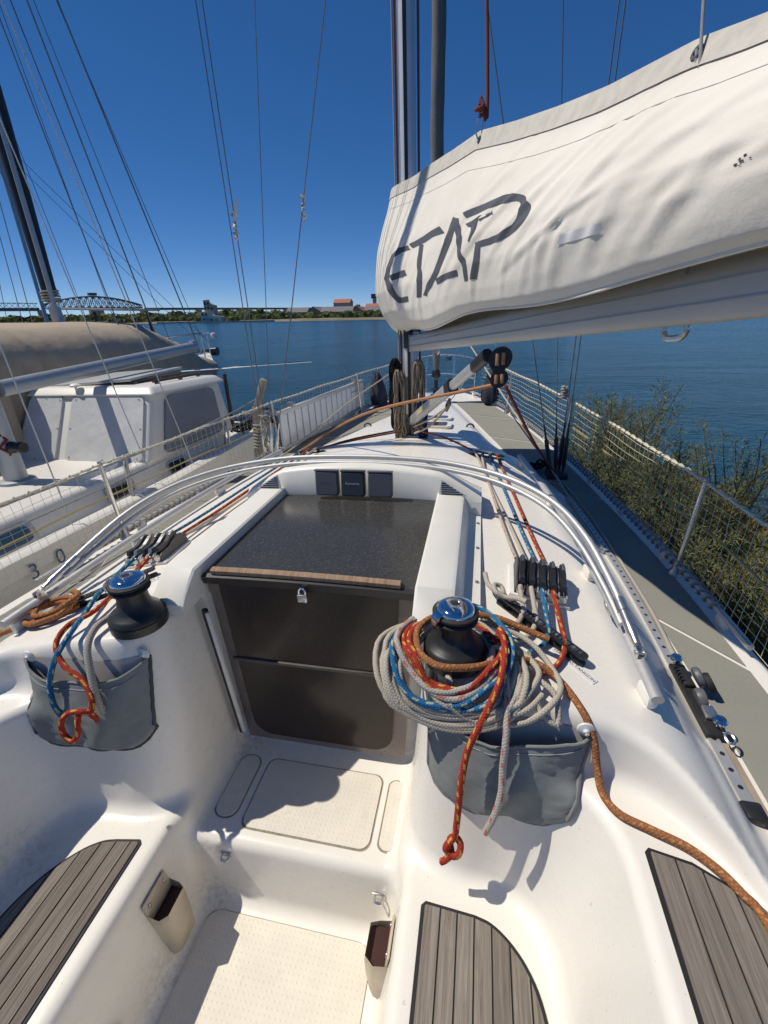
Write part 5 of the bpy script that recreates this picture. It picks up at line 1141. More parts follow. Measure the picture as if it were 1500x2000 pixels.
# genoa sheets and loose lines along the decks
rope('cream sheet running up from starboard deck to the bow', [(1.20, 2.0, -.30), (1.19, 2.8, -.295), (1.10, 3.6, -.22), (.78, 4.8, .12), (.34, 6.1, .62)], RP_CREAM, .008, 8, 8)
rope('grey jib sheet lying along the starboard track', [(1.30, 1.38, -.315), (1.315, 1.8, -.322), (1.29, 2.4, -.32), (1.25, 2.9, -.315), (1.20, 3.3, -.31)], RP_WHITE, .0085, 8, 8)
rope('cream sheet running up from the port deck towards the bow', [(-1.20, 3.3, -.29), (-1.10, 4.0, -.22), (-.85, 4.9, -.0), (-.55, 6.0, .2)], RP_CREAM, .008, 8, 8)
rope('black line heap at the starboard shroud base', [Vector((1.06+.07*math.cos(a)+.01*math.sin(k), 3.55+.06*math.sin(a*1.1), -.285+.012*(k % 5))) for k, a in enumerate(np.linspace(0, 22, 60))], RP_BLK, .007, 7, 3)
rope('tan rope bundle tied round the port shrouds', [Vector((-1.19+.03*math.cos(a)+.012*math.sin(k*1.7), 3.48+.03*math.sin(a), -.28+.42*(.5+.5*math.sin(a*.27)))) for k, a in enumerate(np.linspace(0, 60, 130))], RP_WHITE, .006, 6, 3)
rope('tan lashing knotted on a starboard shroud', [Vector((1.165+.016*math.cos(a)+.006*math.sin(k*1.9), 3.46+.016*math.sin(a), .27+.0022*k)) for k, a in enumerate(np.linspace(0, 30, 40))], RP_WHITE, .009, 6, 3)
# weathered wooden post leaning by the port rail
t = thing('wooden_post', 'weathered grey wooden post with rope turns standing between the boats', 'post', loc=(-1.80, 4.35, -1.0)); t.rotation_euler = (0, R(6), 0); M_OLDW = teak('bleached_wood', (.42, .37, .30)); 
MB().prism([(-.05, -.03), (.05, -.035), (.045, .03), (-.05, .03)], 0, 1.05).build('upright', M_OLDW, t, False)
MB().box((.035, 0, 1.18), (.07, .05, .34), (0, R(17), 0), .012).build('horn', M_OLDW, t)
MB().tube([(.055*math.cos(a), .045*math.sin(a), .60+.0035*k) for k, a in enumerate(np.linspace(0, 50, 80))], .010, 6).build('rope_turns', RP_WHITE, t)
# ------------------------------------------------------------------ water, bank, shrubs
WZ = -1.45
def water_mat():
    m = NT('sea_water'); P = m.coord(); mp = m.n('ShaderNodeMapping'); mp.inputs['Scale'].default_value = (1.0, 1.7, 1); mp.inputs['Rotation'].default_value = (0, 0, R(25)); m.l(P, mp.inputs[0])
    n1 = m.noise(.35, 5, .6, mp.outputs[0]); n2 = m.noise(2.4, 6, .62, mp.outputs[0], .4); n3 = m.noise(9, 3, .6, mp.outputs[0])
    h = m.math('ADD', m.math('MULTIPLY', n1, .6), m.math('ADD', m.math('MULTIPLY', n2, .28), m.math('MULTIPLY', n3, .05)))
    big = m.noise(.012, 4, .6, P)
    c = m.mix(big, (.003, .048, .098), (.007, .070, .130))
    m.set(Base_Color=c, Roughness=.16, IOR=1.333, Specular_IOR_Level=.14); wp = m.ramp(m.noise(.045, 4, .65, P, .8), [(.35, (.35, .35, .35)), (.65, (1, 1, 1))]); h = m.math('MULTIPLY', h, wp); m.bump(h, 1.0, 1.6); return m.m
rg = [0, 15, 40, 100, 300, 900, 3000, 7000]; na = 64; vs = [(0, 0, WZ)]; 
for r_ in rg[1:]:
    for k in range(na): vs.append((r_*math.cos(2*math.pi*k/na), r_*math.sin(2*math.pi*k/na), WZ))
fs = [[0, 1+k, 1+(k+1) % na] for k in range(na)]
for i in range(len(rg)-2):
    for k in range(na): fs.append([1+i*na+k, 1+(i+1)*na+k, 1+(i+1)*na+(k+1) % na, 1+i*na+(k+1) % na])
tag(mesh_obj('water', vs, fs, water_mat(), None, False, boat=False), kind='structure')
def earth(name, c1, c2, sc_=3):
    m = NT(name); P = m.coord(); f = m.noise(sc_, 7, .65, P); c = m.ramp(f, [(.3, c1), (.7, c2)]); m.set(Base_Color=c, Roughness=.95, Specular_IOR_Level=.1); m.bump(m.noise(sc_*6, 4, .6, P), .6, .05); return m.m
M_EARTH = earth('dry_bank', (.10, .085, .05), (.20, .17, .10))
rs = np.random.RandomState(4); nb, nw = 60, 14; vs = []
for i in range(nb):
    y = -7+14.3*i/(nb-1)
    for j in range(nw):
        u = j/(nw-1); taper = min(1, (7.4-y)/2.0, (y+7.3)/1.5); x = 2.0+.12*math.sin(y*1.3)+(1.75*taper+.1)*u+.1*math.sin(y*2.1+3)*u
        z = WZ-.15+.45*math.sin(math.pi*u)**.7*max(taper, .1)+rs.uniform(-.03, .03); vs.append((x, y, z))
tag(mesh_obj('bank', vs, [[i*nw+j, i*nw+j+1, (i+1)*nw+j+1, (i+1)*nw+j] for i in range(nb-1) for j in range(nw-1)][::1], M_EARTH, None, True, boat=False), kind='structure')
def leafmat(name, c1, c2, c3):
    m = NT(name); oi = m.n('ShaderNodeObjectInfo'); g = m.n('ShaderNodeNewGeometry'); P = m.coord()
    f = m.noise(7, 3, .6, P); f2 = m.math('FRACT', m.math('ADD', m.math('MULTIPLY', g.outputs['Random Per Island'], .65), m.math('MULTIPLY', f, .5)))
    c = m.ramp(f2, [(.05, c1), (.5, c2), (.95, c3)]); m.set(Base_Color=c, Roughness=.75, Specular_IOR_Level=.2)
    tr = m.n('ShaderNodeBsdfTranslucent'); m.l(c, tr.inputs[0]); mx = m.n('ShaderNodeMixShader'); mx.inputs[0].default_value = .25
    out = m.t.nodes['Material Output']; m.l(m.b.outputs[0], mx.inputs[1]); m.l(tr.outputs[0], mx.inputs[2]); m.l(mx.outputs[0], out.inputs[0]); return m.m
M_LEAF = leafmat('tamarisk_green', (.09, .11, .035), (.18, .195, .07), (.28, .26, .11)); M_TWIG = plain('twig_brown', (.11, .075, .045), .9, var=.3)
M_DRY = leafmat('dry_grass', (.12, .10, .03), (.26, .20, .08), (.34, .22, .09))
def shrub_mesh(seed, h, rad, stems=50, leaves=190):
    r_ = random.Random(seed); tw = MB(); V = []; Fq = []
    for s_ in range(stems):
        a = r_.uniform(0, 2*math.pi); e = r_.uniform(.15, 1.0); L = h*r_.uniform(.6, 1.05)*(1.05-.25*e); p = Vector((r_.gauss(0, .05), r_.gauss(0, .05), 0)); d = Vector((math.cos(a)*e*rad/h, math.sin(a)*e*rad/h, 1)).normalized(); pts = [p.copy()]; n = 9
        for k in range(n):
            d = (d+Vector((r_.gauss(0, .10), r_.gauss(0, .10), r_.gauss(0, .05)-.02*k*e))).normalized(); p = p+d*(L/n); pts.append(p.copy())
        tw.tube(pts, [.008*(1-k/(n+1))+.0012 for k in range(n+1)], 4, caps=False)
        for q in range(leaves):
            t = r_.uniform(.18, 1)**.75; i = min(int(t*n), n-1); b = pts[i].lerp(pts[i+1], t*n-i)
            sp = .16*(1.15-t)+.03; dr = Vector((r_.gauss(0, 1), r_.gauss(0, 1), r_.gauss(.35, .8))).normalized(); b = b+dr*r_.uniform(0, sp)
            ln = r_.uniform(.022, .06); w_ = r_.uniform(.0018, .0036); dr2 = (dr+Vector((r_.gauss(0, .5), r_.gauss(0, .5), .5))).normalized(); sd = dr2.cross(Vector((r_.gauss(0, 1), r_.gauss(0, 1), r_.gauss(0, 1)))).normalized()*w_
            k0 = len(V); V += [b-sd, b+sd, b+dr2*ln*.6+sd*.7, b+dr2*ln, b+dr2*ln*.6-sd*.7]; Fq.append([k0, k0+1, k0+2, k0+3, k0+4])
    return tw, V, Fq
protos = []
for k, (h, rad) in enumerate(((1.45, .62), (1.25, .75), (1.05, .6))): protos.append(shrub_mesh(20+k, h, rad))
pm = []
for tw, V, Fq in protos:
    m1 = bpy.data.meshes.new('stems'); m1.from_pydata(tw.v, [], tw.f); m1.materials.append(M_TWIG)
    m2 = bpy.data.meshes.new('foliage'); m2.from_pydata([v[:] for v in V], [], Fq); m2.materials.append(M_LEAF); pm.append((m1, m2))
SH = [(1.98, 5.45, 0, .95, 'feathery shrub farthest forward beside the starboard bow rail'), (2.12, 4.85, 0, 1.08, 'tall feathery shrub rising highest above the starboard net'), (2.22, 4.15, 2, 1.05, 'low shrub pressing on the net near the shroud base'),
      (2.55, 3.75, 0, .97, 'upright shrub with thin bare tips in the middle of the net'), (2.15, 3.35, 1, .9, 'dense shrub close against the net between two posts'), (2.2, 2.65, 2, 1.0, 'short shrub behind the net left of the steel post'),
      (2.75, 2.5, 0, .82, 'slim shrub to the right of the steel post'), (2.3, 2.05, 1, .88, 'broad shrub behind the steel post at the right edge'), (2.8, 1.9, 2, 1.0, 'low shrub at the right border of the picture'), (2.35, 1.45, 2, .95, 'shrub lowest at the right edge beside the rail end')]
for k, (x, y, p, s_, lab) in enumerate(SH):
    t = thing('tamarisk_shrub', lab, 'shrub', 'shrubs on the bank', (x, y, WZ+.18), k*2.1, boat=False); t.scale = (s_, s_, s_)
    for m_, nm in zip(pm[p], ('stems', 'foliage')): link(bpy.data.objects.new(nm, m_), t, False)
V = []; Fq = []; r_ = random.Random(9)
for k in range(5200):
    y = r_.uniform(-1.5, 6.2); x = r_.uniform(1.95, 3.4); b = Vector((x, y, WZ+.10+.12*math.sin((x-1.9)*1.8))); L = r_.uniform(.15, .5)*(1.25 if x < 2.5 and y < 3 else .8); d = Vector((r_.gauss(0, .25), r_.gauss(0, .25), 1)).normalized(); sd = Vector((math.cos(k), math.sin(k), 0))*.006
    k0 = len(V); V += [b-sd, b+sd, b+d*L*.6+sd*.6, b+d*L+Vector((r_.gauss(0, .05), r_.gauss(0, .05), 0))]; Fq.append([k0, k0+1, k0+2, k0+3])
tag(mesh_obj('bank_grass', V, Fq, M_DRY, None, False, boat=False), 'dry yellow grass growing between the shrubs on the bank', 'grass', kind='stuff')
# ------------------------------------------------------------------ neighbouring boats on the port side
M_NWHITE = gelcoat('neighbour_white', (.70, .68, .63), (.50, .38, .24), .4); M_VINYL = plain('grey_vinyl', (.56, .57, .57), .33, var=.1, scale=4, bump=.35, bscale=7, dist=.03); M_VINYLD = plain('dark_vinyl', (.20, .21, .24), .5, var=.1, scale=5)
M_NALU = plain('grey_spar', (.40, .42, .44), .45, .5, .06, 5); M_GLASSB = plain('blue_pane', (.03, .10, .17), .1, var=.2); M_DARKG = plain('dark_pane', (.015, .018, .022), .12)
nb = thing('motor_sailer', 'white motor sailer with grey covered wheelhouse windows moored to port', 'motorboat', loc=(-3.42, 4.0, -.62)); NO = Vector((-3.42, 4.0, -.62))
def hull_loft(stations, mat, parent, O, name='hull'):
    """stations: (y, half beam, sheer z, centre x); four rings down to below the waterline"""
    vs = []; n = 9
    for (y, hb, sz, cx) in stations:
        for k in range(n):
            u = k/(n-1)*2-1; s_ = math.copysign(1, u) if abs(u) > 1e-9 else 0; a = abs(u)
            w_ = hb*(1-(1-a)**2.2) if a < 1 else hb; z = sz-(1-a)*1.55; vs.append(Vector((cx+s_*w_, y, z))-O)
    m = len(stations); fs = [[i*n+j, i*n+j+1, (i+1)*n+j+1, (i+1)*n+j] for i in range(m-1) for j in range(n-1)]
    return mesh_obj(name, vs, fs, mat, parent, True, None, 50)
ST_N = [(-1.6, .06, -.33, -3.42), (-.8, .6, -.38, -3.42), (.3, 1.0, -.42, -3.42), (1.6, 1.2, -.45, -3.42), (3.5, 1.26, -.46, -3.42), (5.2, 1.2, -.46, -3.42), (6.1, 1.05, -.44, -3.42), (6.35, .8, -.44, -3.42)]
hull_loft(ST_N, M_NWHITE, nb, NO)
dk = []; rows = ST_N
for (y, hb, sz, cx) in rows: dk += [Vector((cx-hb*.97, y, sz-.14))-NO, Vector((cx, y, sz-.08))-NO, Vector((cx+hb*.97, y, sz-.14))-NO]
mesh_obj('deck', dk, [[i*3+j, i*3+j+1, (i+1)*3+j+1, (i+1)*3+j] for i in range(len(rows)-1) for j in range(2)], M_NWHITE, nb, True)
for sx in (1, -1):
    vs = []
    for (y, hb, sz, cx) in rows:
        for (dx, dz) in ((.0, -.12), (.012, .0), (-.02, .018), (-.11, .012), (-.12, -.12)): vs.append(Vector((cx+sx*(hb+dx), y, sz+dz))-NO)
    fs = [[i*5+j, i*5+j+1, (i+1)*5+j+1, (i+1)*5+j] for i in range(len(rows)-1) for j in range(4)]
    mesh_obj('bulwark', vs, fs if sx < 0 else [f[::-1] for f in fs], M_NWHITE, nb, True, None, 50)
# cabin trunk
def loft_box(name, corners_b, corners_t, mat, parent, O, bev=.04):
    bm = bmesh.new(); vb = [bm.verts.new(Vector(c)-O) for c in corners_b]; vt = [bm.verts.new(Vector(c)-O) for c in corners_t]; n = len(vb)
    bm.faces.new(vb[::-1]); bm.faces.new(vt)
    for i in range(n): bm.faces.new([vb[i], vb[(i+1) % n], vt[(i+1) % n], vt[i]])
    bmesh.ops.recalc_face_normals(bm, faces=bm.faces); bmesh.ops.bevel(bm, geom=list(bm.edges), offset=bev, segments=3, profile=.5, affect='EDGES')
    me = bpy.data.meshes.new(name); bm.to_mesh(me); bm.free(); me.polygons.foreach_set('use_smooth', [True]*len(me.polygons)); me.set_sharp_from_angle(angle=R(40)); me.materials.append(mat); return link(bpy.data.objects.new(name, me), parent)
loft_box('cabin_trunk', [(-4.15, .4, -.66), (-2.66, .4, -.66), (-2.50, 5.2, -.68), (-4.34, 5.2, -.68)], [(-4.05, .6, -.36), (-2.78, .6, -.36), (-2.60, 5.1, -.385), (-4.24, 5.1, -.385)], M_NWHITE, nb, NO)
# wheelhouse with raked windscreen
loft_box('wheelhouse', [(-4.27, 3.70, -.41), (-2.60, 3.70, -.41), (-2.52, 5.25, -.41), (-4.32, 5.25, -.41)], [(-4.13, 4.06, .24), (-2.69, 4.06, .24), (-2.58, 5.18, .21), (-4.26, 5.18, .21)], M_NWHITE, nb, NO, .05)
loft_box('wheelhouse_roof', [(-4.2, 4.0, .222), (-2.62, 4.0, .222), (-2.52, 5.26, .20), (-4.32, 5.26, .20)], [(-4.12, 4.10, .305), (-2.70, 4.10, .305), (-2.62, 5.2, .285), (-4.22, 5.2, .285)], M_NWHITE, nb, NO, .03)
def quad_panel(name, P, mat, parent, O, r=.10, off=.012, n=12, bow=.0):
    """rounded panel on the quad P (bl, br, tr, tl), pushed out by off"""
    P = [Vector(p) for p in P]; nn = (P[1]-P[0]).cross(P[3]-P[0]).normalized(); pts = []
    for cu, cv, a0 in ((1-r, 1-r, 0), (r, 1-r, 90), (r, r, 180), (1-r, r, 270)):
        for k in range(5):
            a = R(a0+90*k/4); pts.append((cu+r*math.cos(a), cv+r*math.sin(a)))
    f = lambda u, v: (P[0]*(1-u)+P[1]*u)*(1-v)+(P[3]*(1-u)+P[2]*u)*v
    front = [f(u, v)+nn*off-O for u, v in pts]; back = [f(u, v)-nn*.01-O for u, v in pts]; m = len(pts)
    o = mesh_obj(name, front+back, [list(range(m))]+[[(i+1) % m, i, m+i, m+(i+1) % m] for i in range(m)], mat, parent, False); return o, f, nn
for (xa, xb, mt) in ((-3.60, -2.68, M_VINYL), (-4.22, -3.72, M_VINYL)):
    P = [(xa, 3.70, -.39), (xb, 3.70, -.39), (xb+(-.07 if xb > -3 else .0), 4.04, .215), (xa+(.0 if xa > -4 else .09), 4.04, .215)]
    o, f, nn = quad_panel('windscreen_cover', P, mt, nb, NO, .09, .014)
    for u, v in ((.06, .06), (.5, .03), (.94, .06), (.97, .5), (.94, .94), (.5, .97), (.06, .94), (.03, .5)):
        MB().lathe([(.011, 0), (.008, .006), (0, .007)], f(u, v)+nn*.014-NO, nn.to_track_quat('Z', 'Y').to_matrix(), n=10).build('snap', M_STEEL, o)
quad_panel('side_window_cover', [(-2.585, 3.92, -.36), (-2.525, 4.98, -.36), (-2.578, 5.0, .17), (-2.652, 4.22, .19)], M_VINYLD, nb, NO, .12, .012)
MB().box(Vector((-2.53, 5.24, -.06))-NO, (.03, .05, .70), None, .006).build('door_edge', plain('dark_trim', (.05, .03, .025), .6), nb)
for (yc, w_, h_, mt, zc) in ((2.22, .42, .17, M_GLASSB, -.505), (3.28, .34, .15, M_DARKG, -.515), (4.08, .30, .14, M_DARKG, -.52)):
    xx = lambda y, z: -2.66+(y-.4)/4.8*.16-(z+.66)/.3*.11
    P = [(xx(yc-w_/2, zc-h_/2), yc-w_/2, zc-h_/2), (xx(yc+w_/2, zc-h_/2), yc+w_/2, zc-h_/2), (xx(yc+w_/2, zc+h_/2), yc+w_/2, zc+h_/2), (xx(yc-w_/2, zc+h_/2), yc-w_/2, zc+h_/2)]
    o, f, nn = quad_panel('portlight', P, M_ALU_D, nb, NO, .2, .012)
    Q = [f(.1, .16), f(.9, .16), f(.9, .84), f(.1, .84)]; quad_panel('pane', Q, mt, o, NO, .2, .016)
for sx in (-3.05, -2.78):
    MB().tube([Vector((sx, 4.25, .33))-NO, Vector((sx+.02, 5.1, .315))-NO], .014, 8).build('roof_rail', plain('dark_bronze', (.08, .055, .035), .5), nb)
    for y in (4.3, 4.7, 5.05): MB().box(Vector((sx+.01, y, .305))-NO, (.03, .05, .03), None, .004).build('rail_foot', M_TEAK, nb)
# blue registration marks on the near bulwark
for k, ch in enumerate('30-'):
    y = 1.98+.2*k; lettering(ch, .15, plain('blue_paint', (.03, .08, .18), .5), nb, basis((0, 1, 0), (0, 0, 1), (1, 0, 0), Vector((-2.185, y, -.565))-NO), 'hull_letter')
sp = MB().box((0, 0, 0), (.95, 1.05, .03), None, .006).build('solar_panel', plain('solar_white', (.48, .49, .50), .3, var=.05), None, loc=(-3.55, 4.72, .335)); sp.rotation_euler = (R(1), R(-3), R(4)); tag(sp, 'flat pale solar panel lying on the neighbouring wheelhouse roof', 'solar panel')
t = thing('antenna_dome', 'small white mushroom antenna on the neighbouring wheelhouse roof edge', 'antenna', loc=(-3.55, 4.05, .27)); MB().lathe([(.012, 0), (.012, .04), (.05, .045), (.052, .06), (.03, .075), (0, .08)], n=18).build('dome', M_WHITE, t)
o = MB().tube([(0, 0, 0), (1.25, 1.1, -.02)], .012, 8).build('boat_hook', M_CHROME, None, loc=(-2.95, 5.0, .36)); tag(o, 'shiny pole lying across the wheelhouse roof and over the water', 'boat hook')
# its mast, boom and rigging
t = thing('neighbour_mast', 'grey mast foot with winch on the motor sailer at the left edge', 'mast', loc=(-3.45, 3.05, -.38))
MB().tube([(0, 0, 0), (-.0, 0, 10)], .09, 18).build('spar', M_NALU, t); MB().lathe([(.15, 0), (.14, .03), (.10, .04)], n=20).build('mast_collar', M_NALU, t)
MB().lathe([(.05, 0), (.05, .03), (.035, .05), (.035, .09), (.05, .10), (.045, .13), (0, .13)], (.10, -.02, .33), Matrix.Rotation(R(90), 3, 'Y'), n=18).build('mast_winch', M_WINCH, t)
MB().tube([(.08+.02*math.sin(k*2), -.06+.03*math.cos(k*1.3), .70-.03*k) for k in range(16)], .012, 6).build('hanging_rope', RP_RBR, t)
b0, b1 = Vector((-3.40, 3.14, .42)), Vector((-3.40, 6.05, .575)); t = thing('neighbour_boom', 'grey boom reaching aft over the motor sailer wheelhouse', 'boom', loc=b0)
MB().tube([(0, 0, 0), b1-b0], .068, 18).build('spar', M_NALU, t); MB().box(b1-b0, (.10, .12, .17), None, .02).build('end_fitting', M_ALU_D, t)
M_TAN = None
def wire(label, a, b, r_=.004, mat=None, group='rigging wires of the moored boats'):
    a, b = Vector(a), Vector(b); o = MB().tube([(0, 0, 0), b-a], r_, 5).build('stay', mat or M_WIRE, None, loc=a); tag(o, label, 'stay', group); return o
NWP = plain('white_wire', (.55, .55, .53), .5)
wire('pale stay from the upper left down to the motor sailer side deck', (-2.28, 2.42, -.45), (-3.42, 3.05, 6.0), .005, NWP); wire('pale stay landing beside the nearest portlight', (-2.26, 3.30, -.45), (-3.42, 3.1, 7.0), .005, NWP); wire('pale stay crossing the covered windscreen', (-2.26, 3.9, -.45), (-3.42, 3.1, 8.0), .005, NWP)
# guard wires and posts of the motor sailer
for k, y in enumerate((1.5, 3.0, 4.6)):
    t = thing('guard_post', ('short grey post on the motor sailer bulwark near its registration', 'short grey post on the bulwark abreast of the motor sailer mast', 'short grey post beside the motor sailer wheelhouse')[k], 'stanchion', 'motor sailer guard posts', (-2.24, y, -.44))
    MB().tube([(0, 0, 0), (.0, .03, .34)], .012, 8).build('post', M_ALU_D, t); MB().tube([(0, 0, .30), (-.14, .12, -.05)], .008, 6).build('brace', M_ALU_D, t)
rope('grey guard rope along the motor sailer bulwark', [(-2.26, .2, -.12), (-2.24, 1.5, -.10), (-2.23, 3.0, -.12), (-2.23, 4.6, -.10), (-2.45, 6.0, -.1)], M_GREYR, .009, 7, 6); rope('lower guard rope of the motor sailer', [(-2.26, .2, -.26), (-2.24, 1.5, -.26), (-2.23, 3.0, -.27), (-2.23, 4.6, -.26), (-2.45, 6.0, -.26)], M_GREYR, .006, 6, 6)
rope('heap of dark ropes on the motor sailer aft deck', [Vector((-2.5+.18*math.cos(a)+.05*math.sin(k), 5.75+.25*math.sin(a*1.1), -.50+.02*(k % 6))) for k, a in enumerate(np.linspace(0, 30, 70))], RP_BLK, .016, 6, 3)
t = thing('deck_bench', 'dark bent tube bench on the motor sailer aft deck', 'bench', loc=(-2.62, 5.62, -.55)); MB().tube(spline([(0, 0, 0), (.02, .0, .25), (.1, .05, .30), (.35, .25, .28), (.4, .3, .0)], 5), .016, 8).build('tube_frame', M_BLACK, t); MB().box((.22, .16, .25), (.42, .1, .02), (0, 0, R(36)), .005).build('seat_board', M_TEAK, t)

# third boat: tan winter cover, dark mast, white bow
M_TARP = plain('tan_tarpaulin', (.40, .33, .245), .9, var=.10, scale=1.2, bump=.35, bscale=3, dist=.06)
O3 = Vector((-6.0, 7.0, -.6)); tb = thing('covered_yacht', 'large white yacht under a tan tarpaulin with its bow to the right', 'sailboat', loc=O3)
ST3 = [(10.55, .05, .22, -6.0), (9.9, .5, .10, -6.0), (8.8, 1.05, -.05, -6.0), (7.2, 1.5, -.18, -6.0), (4.5, 1.65, -.25, -6.0), (1.0, 1.4, -.25, -6.0)]
hull_loft(ST3, M_NWHITE, tb, O3)
dk = []
for (y, hb, sz, cx) in ST3: dk += [Vector((cx-hb, y, sz))-O3, Vector((cx, y, sz+.05))-O3, Vector((cx+hb, y, sz))-O3]
mesh_obj('deck', dk, [[i*3+j, i*3+j+1, (i+1)*3+j+1, (i+1)*3+j] for i in range(len(ST3)-1) for j in range(2)], M_NWHITE, tb, True)
RZ = ip([1, 5.5, 6.7, 7.3, 8.6, 9.6], [.98, .98, .98, .80, .40, .2]); HB = ip([1, 4.5, 7.2, 8.8, 9.6], [1.45, 1.7, 1.55, 1.1, .7]); SZ = ip([1, 4.5, 7.2, 8.8, 9.6], [-.25, -.22, -.12, .0, .08]); vs = []; nu, nv = 90, 25
for i in range(nu):
    y = 1+8.6*i/(nu-1)
    for j in range(nv):
        u = j/(nv-1)*2-1; a = abs(u); w_ = HB(y)*1.04*min(1, a*1.9)**.85*(.93+.07*a); z = RZ(y)-.16*min(1, a*1.9)**2-(RZ(y)-.16-SZ(y)+.05)*max(0, (a-.45)/.55)**.9; ff = min(1, max(0, (a-.3)/.4)); fold = (.05*math.sin(y*5+2*u)+.09*abs(math.sin(y*8+1.6*math.sin(y*3)+u))+.03*math.sin(y*23+u*3))*ff
        vs.append(Vector((-6.0+math.copysign(w_+fold, u), y, z+.03*math.sin(y*5)*(a)))-O3)
mesh_obj('tarpaulin', vs, [[i*nv+j, i*nv+j+1, (i+1)*nv+j+1, (i+1)*nv+j] for i in range(nu-1) for j in range(nv-1)], M_TARP, tb, True)
m_ = MB().tube([Vector((-6.0, 6.62, -.1))-O3, Vector((-6.0, 6.51, 1.2))-O3], .085, 14).build('mast_foot', M_NALU, tb)
MB().tube([Vector((-6.0, 6.51, 1.35))-O3, Vector((-6.0, 6.55, 3.5))-O3, Vector((-6.0, 6.6, 9))-O3], [.10, .125, .12], 14).build('black_sail_sleeve', plain('black_sleeve', (.015, .016, .02), .55, var=.4, scale=6), tb)
MB().tube([Vector((-5.9, 6.43, 1.2))-O3, Vector((-5.94, 6.5, 6))-O3], .035, 10).build('grey_sleeve_edge', M_NALU, tb)
MB().tube([Vector((-6.0+.12*math.cos(a), 6.51+.12*math.sin(a), 1.27+.004*k))-O3 for k, a in enumerate(np.linspace(0, 26, 40))], .014, 6).build('sleeve_lashing', RP_WHITE, tb)
pul = MB()
pul.tube(spline([Vector(p)-O3 for p in ((-6.5, 9.6, .62), (-6.3, 10.2, .66), (-6.0, 10.6, .68), (-5.7, 10.2, .66), (-5.5, 9.6, .62))], 6), .018, 8)
for x, y in ((-6.5, 9.6), (-5.5, 9.6), (-6.15, 10.4), (-5.85, 10.4)): pul.tube([Vector((x, y, .08))-O3, Vector((x, y, .64))-O3], .016, 8)
pul.build('pulpit', M_STEEL, tb)
MB().box(Vector((-6.0, 10.62, .26))-O3, (.22, .35, .1), None, .03).lathe([(.10, -.08), (.10, .08)], Vector((-6.0, 10.85, .24))-O3, Matrix.Rotation(R(90), 3, 'Y'), n=16).build('anchor_roller', M_BLACK, tb)
MB().box(Vector((-5.62, 10.3, .62))-O3, (.10, .14, .12), None, .03).build('bow_light', M_WHITE, tb)
sol = thing('stern_arch', 'pale solar roof on dark legs standing behind the tan tarpaulin', 'arch', loc=(-6.9, 8.6, .2)); MB().box((0, 0, 1.02), (1.7, 1.1, .04), (0, R(3), 0), .01).build('panel', plain('pale_panel', (.45, .46, .48), .4), sol)
for x in (-.7, .7): MB().tube([(x, .4, 0), (x*.9, .4, 1.0)], .03, 8).build('leg', M_BLACK, sol)
wl = 'rigging wires of the moored boats'
for k, (a, b, r_) in enumerate((((-6, 10.14, .55), (-6, 6.7, 9.4), .014), ((-6, 10.45, .40), (-6, 6.9, 8.4), .007), ((-6, 8.8, .55), (-6, 6.65, 8.9), .009), ((-6, 9.2, .52), (-6, 6.7, 8.6), .007), ((-5.0, 7.6, .1), (-5.9, 6.6, 8.6), .008), ((-4.7, 6.9, .0), (-5.9, 6.6, 7.4), .008), ((-4.6, 6.3, .0), (-5.9, 6.55, 6.6), .009), ((-7.3, 7.2, .1), (-6.1, 6.6, 8.2), .007), ((-7.4, 6.3, .1), (-6.1, 6.6, 8.4), .008), ((-6.9, 8.9, .2), (-6.05, 6.7, 7.8), .006), ((-8.5, 9.5, .4), (-9.6, 8.8, 8.0), .008), ((-9.5, 9.0, .4), (-9.2, 9.3, 8.0), .008), ((-6.0, 10.2, .5), (-9.5, 9.0, 5.0), .005), ((-5.2, 9.4, .5), (-8.6, 8.5, 4.6), .005))):
    wire(('thick forestay rising from the bow of the tarpaulin yacht', 'outer stay from the bow roller of the tarpaulin yacht', 'inner stay from the foredeck of the tarpaulin yacht', 'second inner stay of the tarpaulin yacht', 'near forward shroud of the tarpaulin yacht', 'near middle shroud of the tarpaulin yacht', 'near aft shroud of the tarpaulin yacht', 'far forward shroud of the tarpaulin yacht', 'far aft shroud of the tarpaulin yacht', 'far slanting shroud behind the tarpaulin ridge', 'thin wire of a boat beyond the left edge', 'second thin wire beyond the left edge', 'fine line crossing the stays from the tarpaulin bow', 'fine line slanting across the stays at the left')[k], a, b, r_)
# ------------------------------------------------------------------ far shore, bridge and buildings
M_SHORE = earth('shore_earth', (.16, .14, .10), (.30, .26, .19), .05); M_FARG = leafmat('far_foliage', (.035, .052, .018), (.075, .098, .034), (.13, .15, .055))
M_STEELG = plain('bridge_steel', (.10, .12, .15), .6, .1, .15, .2); M_STONE = plain('pale_stone', (.36, .32, .26), .9, var=.2, scale=.3); M_ROOFR = plain('red_tiles', (.42, .16, .10), .9, var=.15, scale=.5); M_ROOFG = plain('grey_roof', (.20, .19, .21), .85, var=.15, scale=.4); M_DARKW = plain('dark_opening', (.03, .03, .03), .8); M_PLAST = plain('weathered_plaster', (.40, .37, .32), .9, var=.2, scale=.4)
rs = np.random.RandomState(3); xs = np.linspace(-900, 160, 90); vs = []; prof = [(0, -.6), (3, .25), (14, .9), (60, 1.8), (260, 3), (1400, 6)]
for i, x in enumerate(xs):
    y0 = 333+8*math.sin(x*.021)+5*math.sin(x*.06)+max(0, (x-20))*.8
    for dy, z in prof: vs.append((x, y0+dy, WZ+1.1+z-.6 if dy else WZ-.6))
n = len(prof); tag(mesh_obj('far_shore', vs, [[i*n+j, (i+1)*n+j, (i+1)*n+j+1, i*n+j+1] for i in range(89) for j in range(n-1)], M_SHORE, None, True, boat=False), kind='structure')
